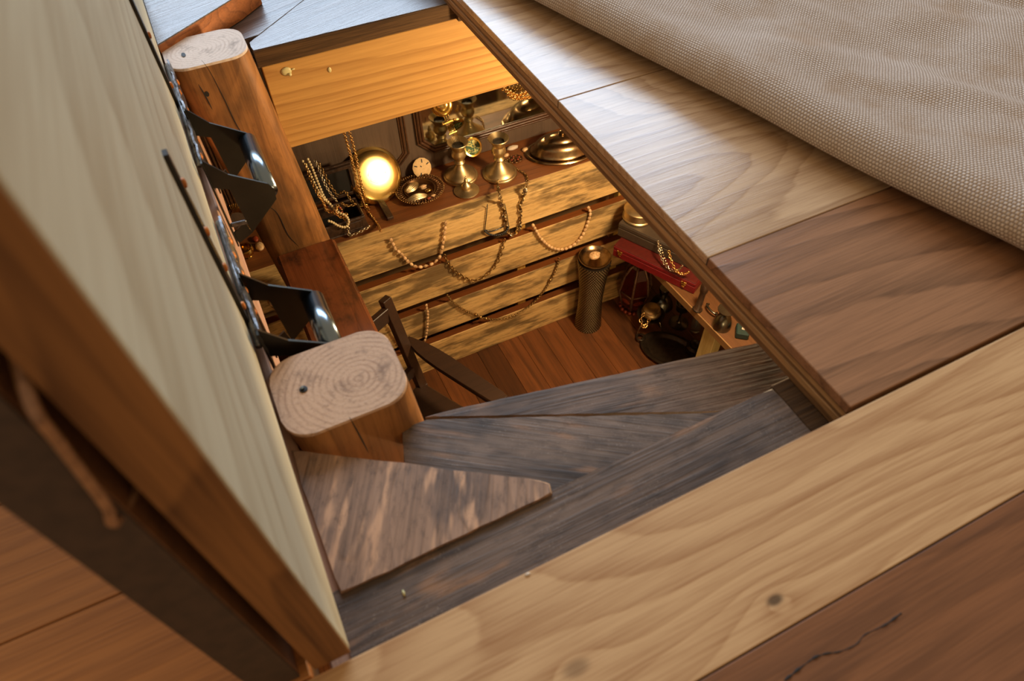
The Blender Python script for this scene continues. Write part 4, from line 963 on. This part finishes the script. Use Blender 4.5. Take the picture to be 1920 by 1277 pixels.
# lantern on the floor
lb = Vector((1.500, 1.812, ZF)); q = thing('lantern', lb); tag(q, 'six-sided red-brown lantern with metal ribs on the floor below the red case', 'lantern')
LRr = .080
lbd = lathe('body', [(0, .022), (LRr * .62, .022), (LRr * .72, .03), (LRr * 1.0, .135), (LRr * .98, .140)], lb, M['lantern_red'], q, seg=6, rot=.3, deg=10)
lathe('shoulder', [(LRr * .98, .140), (LRr * .78, .235), (LRr * .46, .285), (LRr * .2, .295), (0, .296)], lb, M['lantern_red'], q, seg=6, rot=.3, deg=10)
Xl, Yl, Zl = frame_axes((0, 0, 1))
for k in range(6):
    a = .3 + 2 * math.pi * k / 6; dv = Xl * math.cos(a) + Yl * math.sin(a)
    obj('rib', tube_bm([lb + dv * LRr * r_ + Vector((0, 0, h)) for r_, h in ((.63, .024), (1.01, .137), (.79, .236), (.47, .286), (.21, .296))], .0062, 6), M['lantern_metal'], q, True)
    a2 = a + math.pi / 6; dv2 = Xl * math.cos(a2) + Yl * math.sin(a2); c = lb + dv2 * LRr * .745 + Vector((0, 0, .085))
    lathe('medallion', [(0, .004), (.020, .003), (.0245, 0), (.024, -.003), (0, -.004)], c, M['coral'], lbd, axis=(dv2 + Vector((0, 0, -.28))), seg=20, sx=1.05, sy=.8)
    nx = Xl * math.cos(a + math.pi / 3) + Yl * math.sin(a + math.pi / 3)
    obj('waist_rib', tube_bm([lb + dv * LRr * 1.0 + Vector((0, 0, .138)), lb + nx * LRr * 1.0 + Vector((0, 0, .138))], .0035, 6), M['lantern_metal'], q, True)
lathe('cap', [(LRr * .24, .292), (LRr * .30, .300), (LRr * .16, .316), (.008, .326), (0, .328)], lb, M['lantern_metal'], q, seg=16)
obj('ring_handle', tube_bm([lb + Vector((.018 * math.cos(s * .393), 0, .342 + .018 * math.sin(s * .393))) for s in range(16)], .003, 6, True), M['lantern_metal'], q, True)
for k in range(16):
    a = 2 * math.pi * k / 16; obj('foot_bead', ball_bm(lb + Vector((LRr * .72 * math.cos(a), LRr * .72 * math.sin(a), .011)), .0115, 1), M['coral'], q, True)
# brass jar on a wire tripod, chain over its front
tj = at_z(1214, 618, ZF); q = thing('tripod_stand', tj); tag(q, 'thin wire tripod stand holding the brass jar', 'stand')
for k in range(3):
    a = 1.2 + 2.094 * k; tube('leg', [tj + Vector((.078 * math.cos(a), .078 * math.sin(a), .001)), tj + Vector((.040 * math.cos(a), .040 * math.sin(a), .105))], .0028, M['silver'], q, 6)
tube('ring', [tj + Vector((.044 * math.cos(s * .3142), .044 * math.sin(s * .3142), .106)) for s in range(20)], .003, M['silver'], q, 6, True)
lathe('pan', [(0, .104), (.040, .108), (.062, .120), (.066, .121), (.062, .114), (.038, .103), (0, .100)], tj, M['tray'], q, seg=32)
jz = tj + Vector((0, 0, .1085)); q = thing('brass_jar', jz); tag(q, 'squat lidded brass jar sitting in the tripod pan', 'jar')
lathe('body', [(0, 0), (.030, 0), (.043, .010), (.047, .024), (.043, .036), (.038, .040)], jz, M['brass_old'], q, seg=32)
lathe('lid', [(.038, .0402), (.041, .043), (.040, .047), (.034, .050), (.030, .053), (0, .055)], jz, M['brass_old'], q, seg=32)
chain('jar_chain', [at_z(1208, 588, ZF + .15), at_z(1201, 598, ZF + .13), at_z(1203, 608, ZF + .12), at_z(1208, 614, ZF + .11), at_z(1214, 606, ZF + .12), at_z(1218, 596, ZF + .13), at_z(1214, 588, ZF + .15)], .020, .013, .0026, 'gold', 'short thick gold chain hanging on the brass jar')
# goblets
def goblet(name, base, prof, mat, label, cat='goblet', up=(0, 0, 1)):
    t = thing(name, base, label, cat); n = len(prof) // 2
    lathe('foot', prof[:n + 1], base, M[mat], t, seg=32, axis=up); lathe('bowl', prof[n:], base, M[mat], t, seg=32, axis=up); return t
goblet('pewter_bell', at_z(1240, 572, ZF), [(0, 0), (.056, 0), (.058, .004), (.054, .016), (.044, .040), (.030, .058), (.016, .064), (.013, .075), (.020, .082), (.028, .12), (.026, .125), (0, .122)], 'pewter', 'domed pewter cup on the floor under the bench edge')
goblet('small_goblet', at_z(1272, 606, ZF), [(0, 0), (.046, 0), (.048, .003), (.040, .006), (.012, .012), (.006, .020), (.005, .080), (.010, .090), (.030, .105), (.036, .150), (.034, .150), (0, .10)], 'pewter', 'dark stemmed goblet with flat foot under the bench')
tb_ = at_z(1256, 660, ZF + .004); q = thing('oval_tray', tb_); tag(q, 'dark oval tray with loop handles lying on the cellar floor', 'tray')
xt = Vector((.55, -.83, 0))
lathe('pan', [(0, .004), (.070, .004), (.078, .008), (.088, .020), (.100, .022), (.102, .019), (.090, .012), (.078, .001), (0, 0)], tb_ - Vector((0, 0, .003)), M['tray'], q, seg=44, sx=1.45, sy=1.0, xdir=xt)
for sg in (-1, 1):
    c = tb_ + xt.normalized() * sg * .152 + Vector((0, 0, .018)); tube('handle', [c + Vector((.020 * math.cos(s * .393), .020 * math.sin(s * .393), 0)) for s in range(16)], .005, M['tray'], q, 6, True)
gb = at_z(1303, 620, ZF + .001); q = thing('glass_bottle', gb); tag(q, 'slim pale glass lying against the bench leg', 'glass')
lathe('body', [(0, 0), (.022, 0), (.024, .01), (.022, .07), (.012, .10), (.010, .13), (.008, .13), (.010, .10), (0, .02)], gb + Vector((0, 0, .0)), M['glass'], q, seg=20, axis=(.15, .25, 1))
c = at_z(1301, 658, ZF + .001); q = thing('dark_pot', c); tag(q, 'small dark round pot on the floor right of the oval tray', 'pot')
lathe('body', [(0, 0), (.030, 0), (.042, .014), (.040, .034), (.028, .042), (.032, .048), (.029, .048), (.024, .040), (0, .03)], c, M['tray'], q, seg=28)
# on the bench, right
c = at_z(1307, 581, ZB); q = thing('dark_mill', c); tag(q, 'thin dark turned wooden handle standing on the bench', 'handle')
lathe('shaft', [(0, 0), (.017, 0), (.018, .006), (.013, .012), (.012, .09), (.016, .10), (.018, .125), (.012, .145), (0, .15)], c, M['dark_box'], q, seg=20, axis=(.12, .05, 1))
lathe('collar', [(.0178, 0), (.0205, 0), (.0205, .005), (.0178, .005)], c + Vector((0, 0, .0008)), M['pewter'], q, seg=20, axis=(.12, .05, 1))
c = at_z(1352, 612, ZB); goblet('pewter_goblet', c + Vector((0, 0, 0)), [(0, 0), (.036, 0), (.037, .012), (.034, .035), (.026, .058), (.012, .068), (.006, .072), (.006, .090), (.014, .094), (.034, .100), (.034, .103), (0, .104)], 'pewter', 'pewter goblet standing upside down on the bench')
c = at_z(1334, 582, ZB + .012); q = thing('steel_ring', c); tag(q, 'curved grey metal band on the bench behind the pewter goblet', 'band')
obj('band', tube_bm([c + Vector((.012 * math.cos(s * .2), .030 * math.sin(s * .2), .012 * math.sin(s * .1))) for s in range(5, 28)], .0045, 8), M['pewter'], q, True)
c = at_z(1386, 628, ZB); q = thing('green_box', c); tag(q, 'small dark green box at the right end of the bench', 'box')
obj('body', obox_bm(c + Vector((.01, .0, .017)), Vector((.018, .022, 0)), Vector((-.024, .020, 0)) * .8, Vector((0, 0, .016)), .004), M['green'], q)
obj('emblem', obox_bm(c + Vector((.01, .0, .0335)), Vector((.004, .004, 0)), Vector((-.004, .004, 0)), Vector((0, 0, .0008))), M['white'], q)
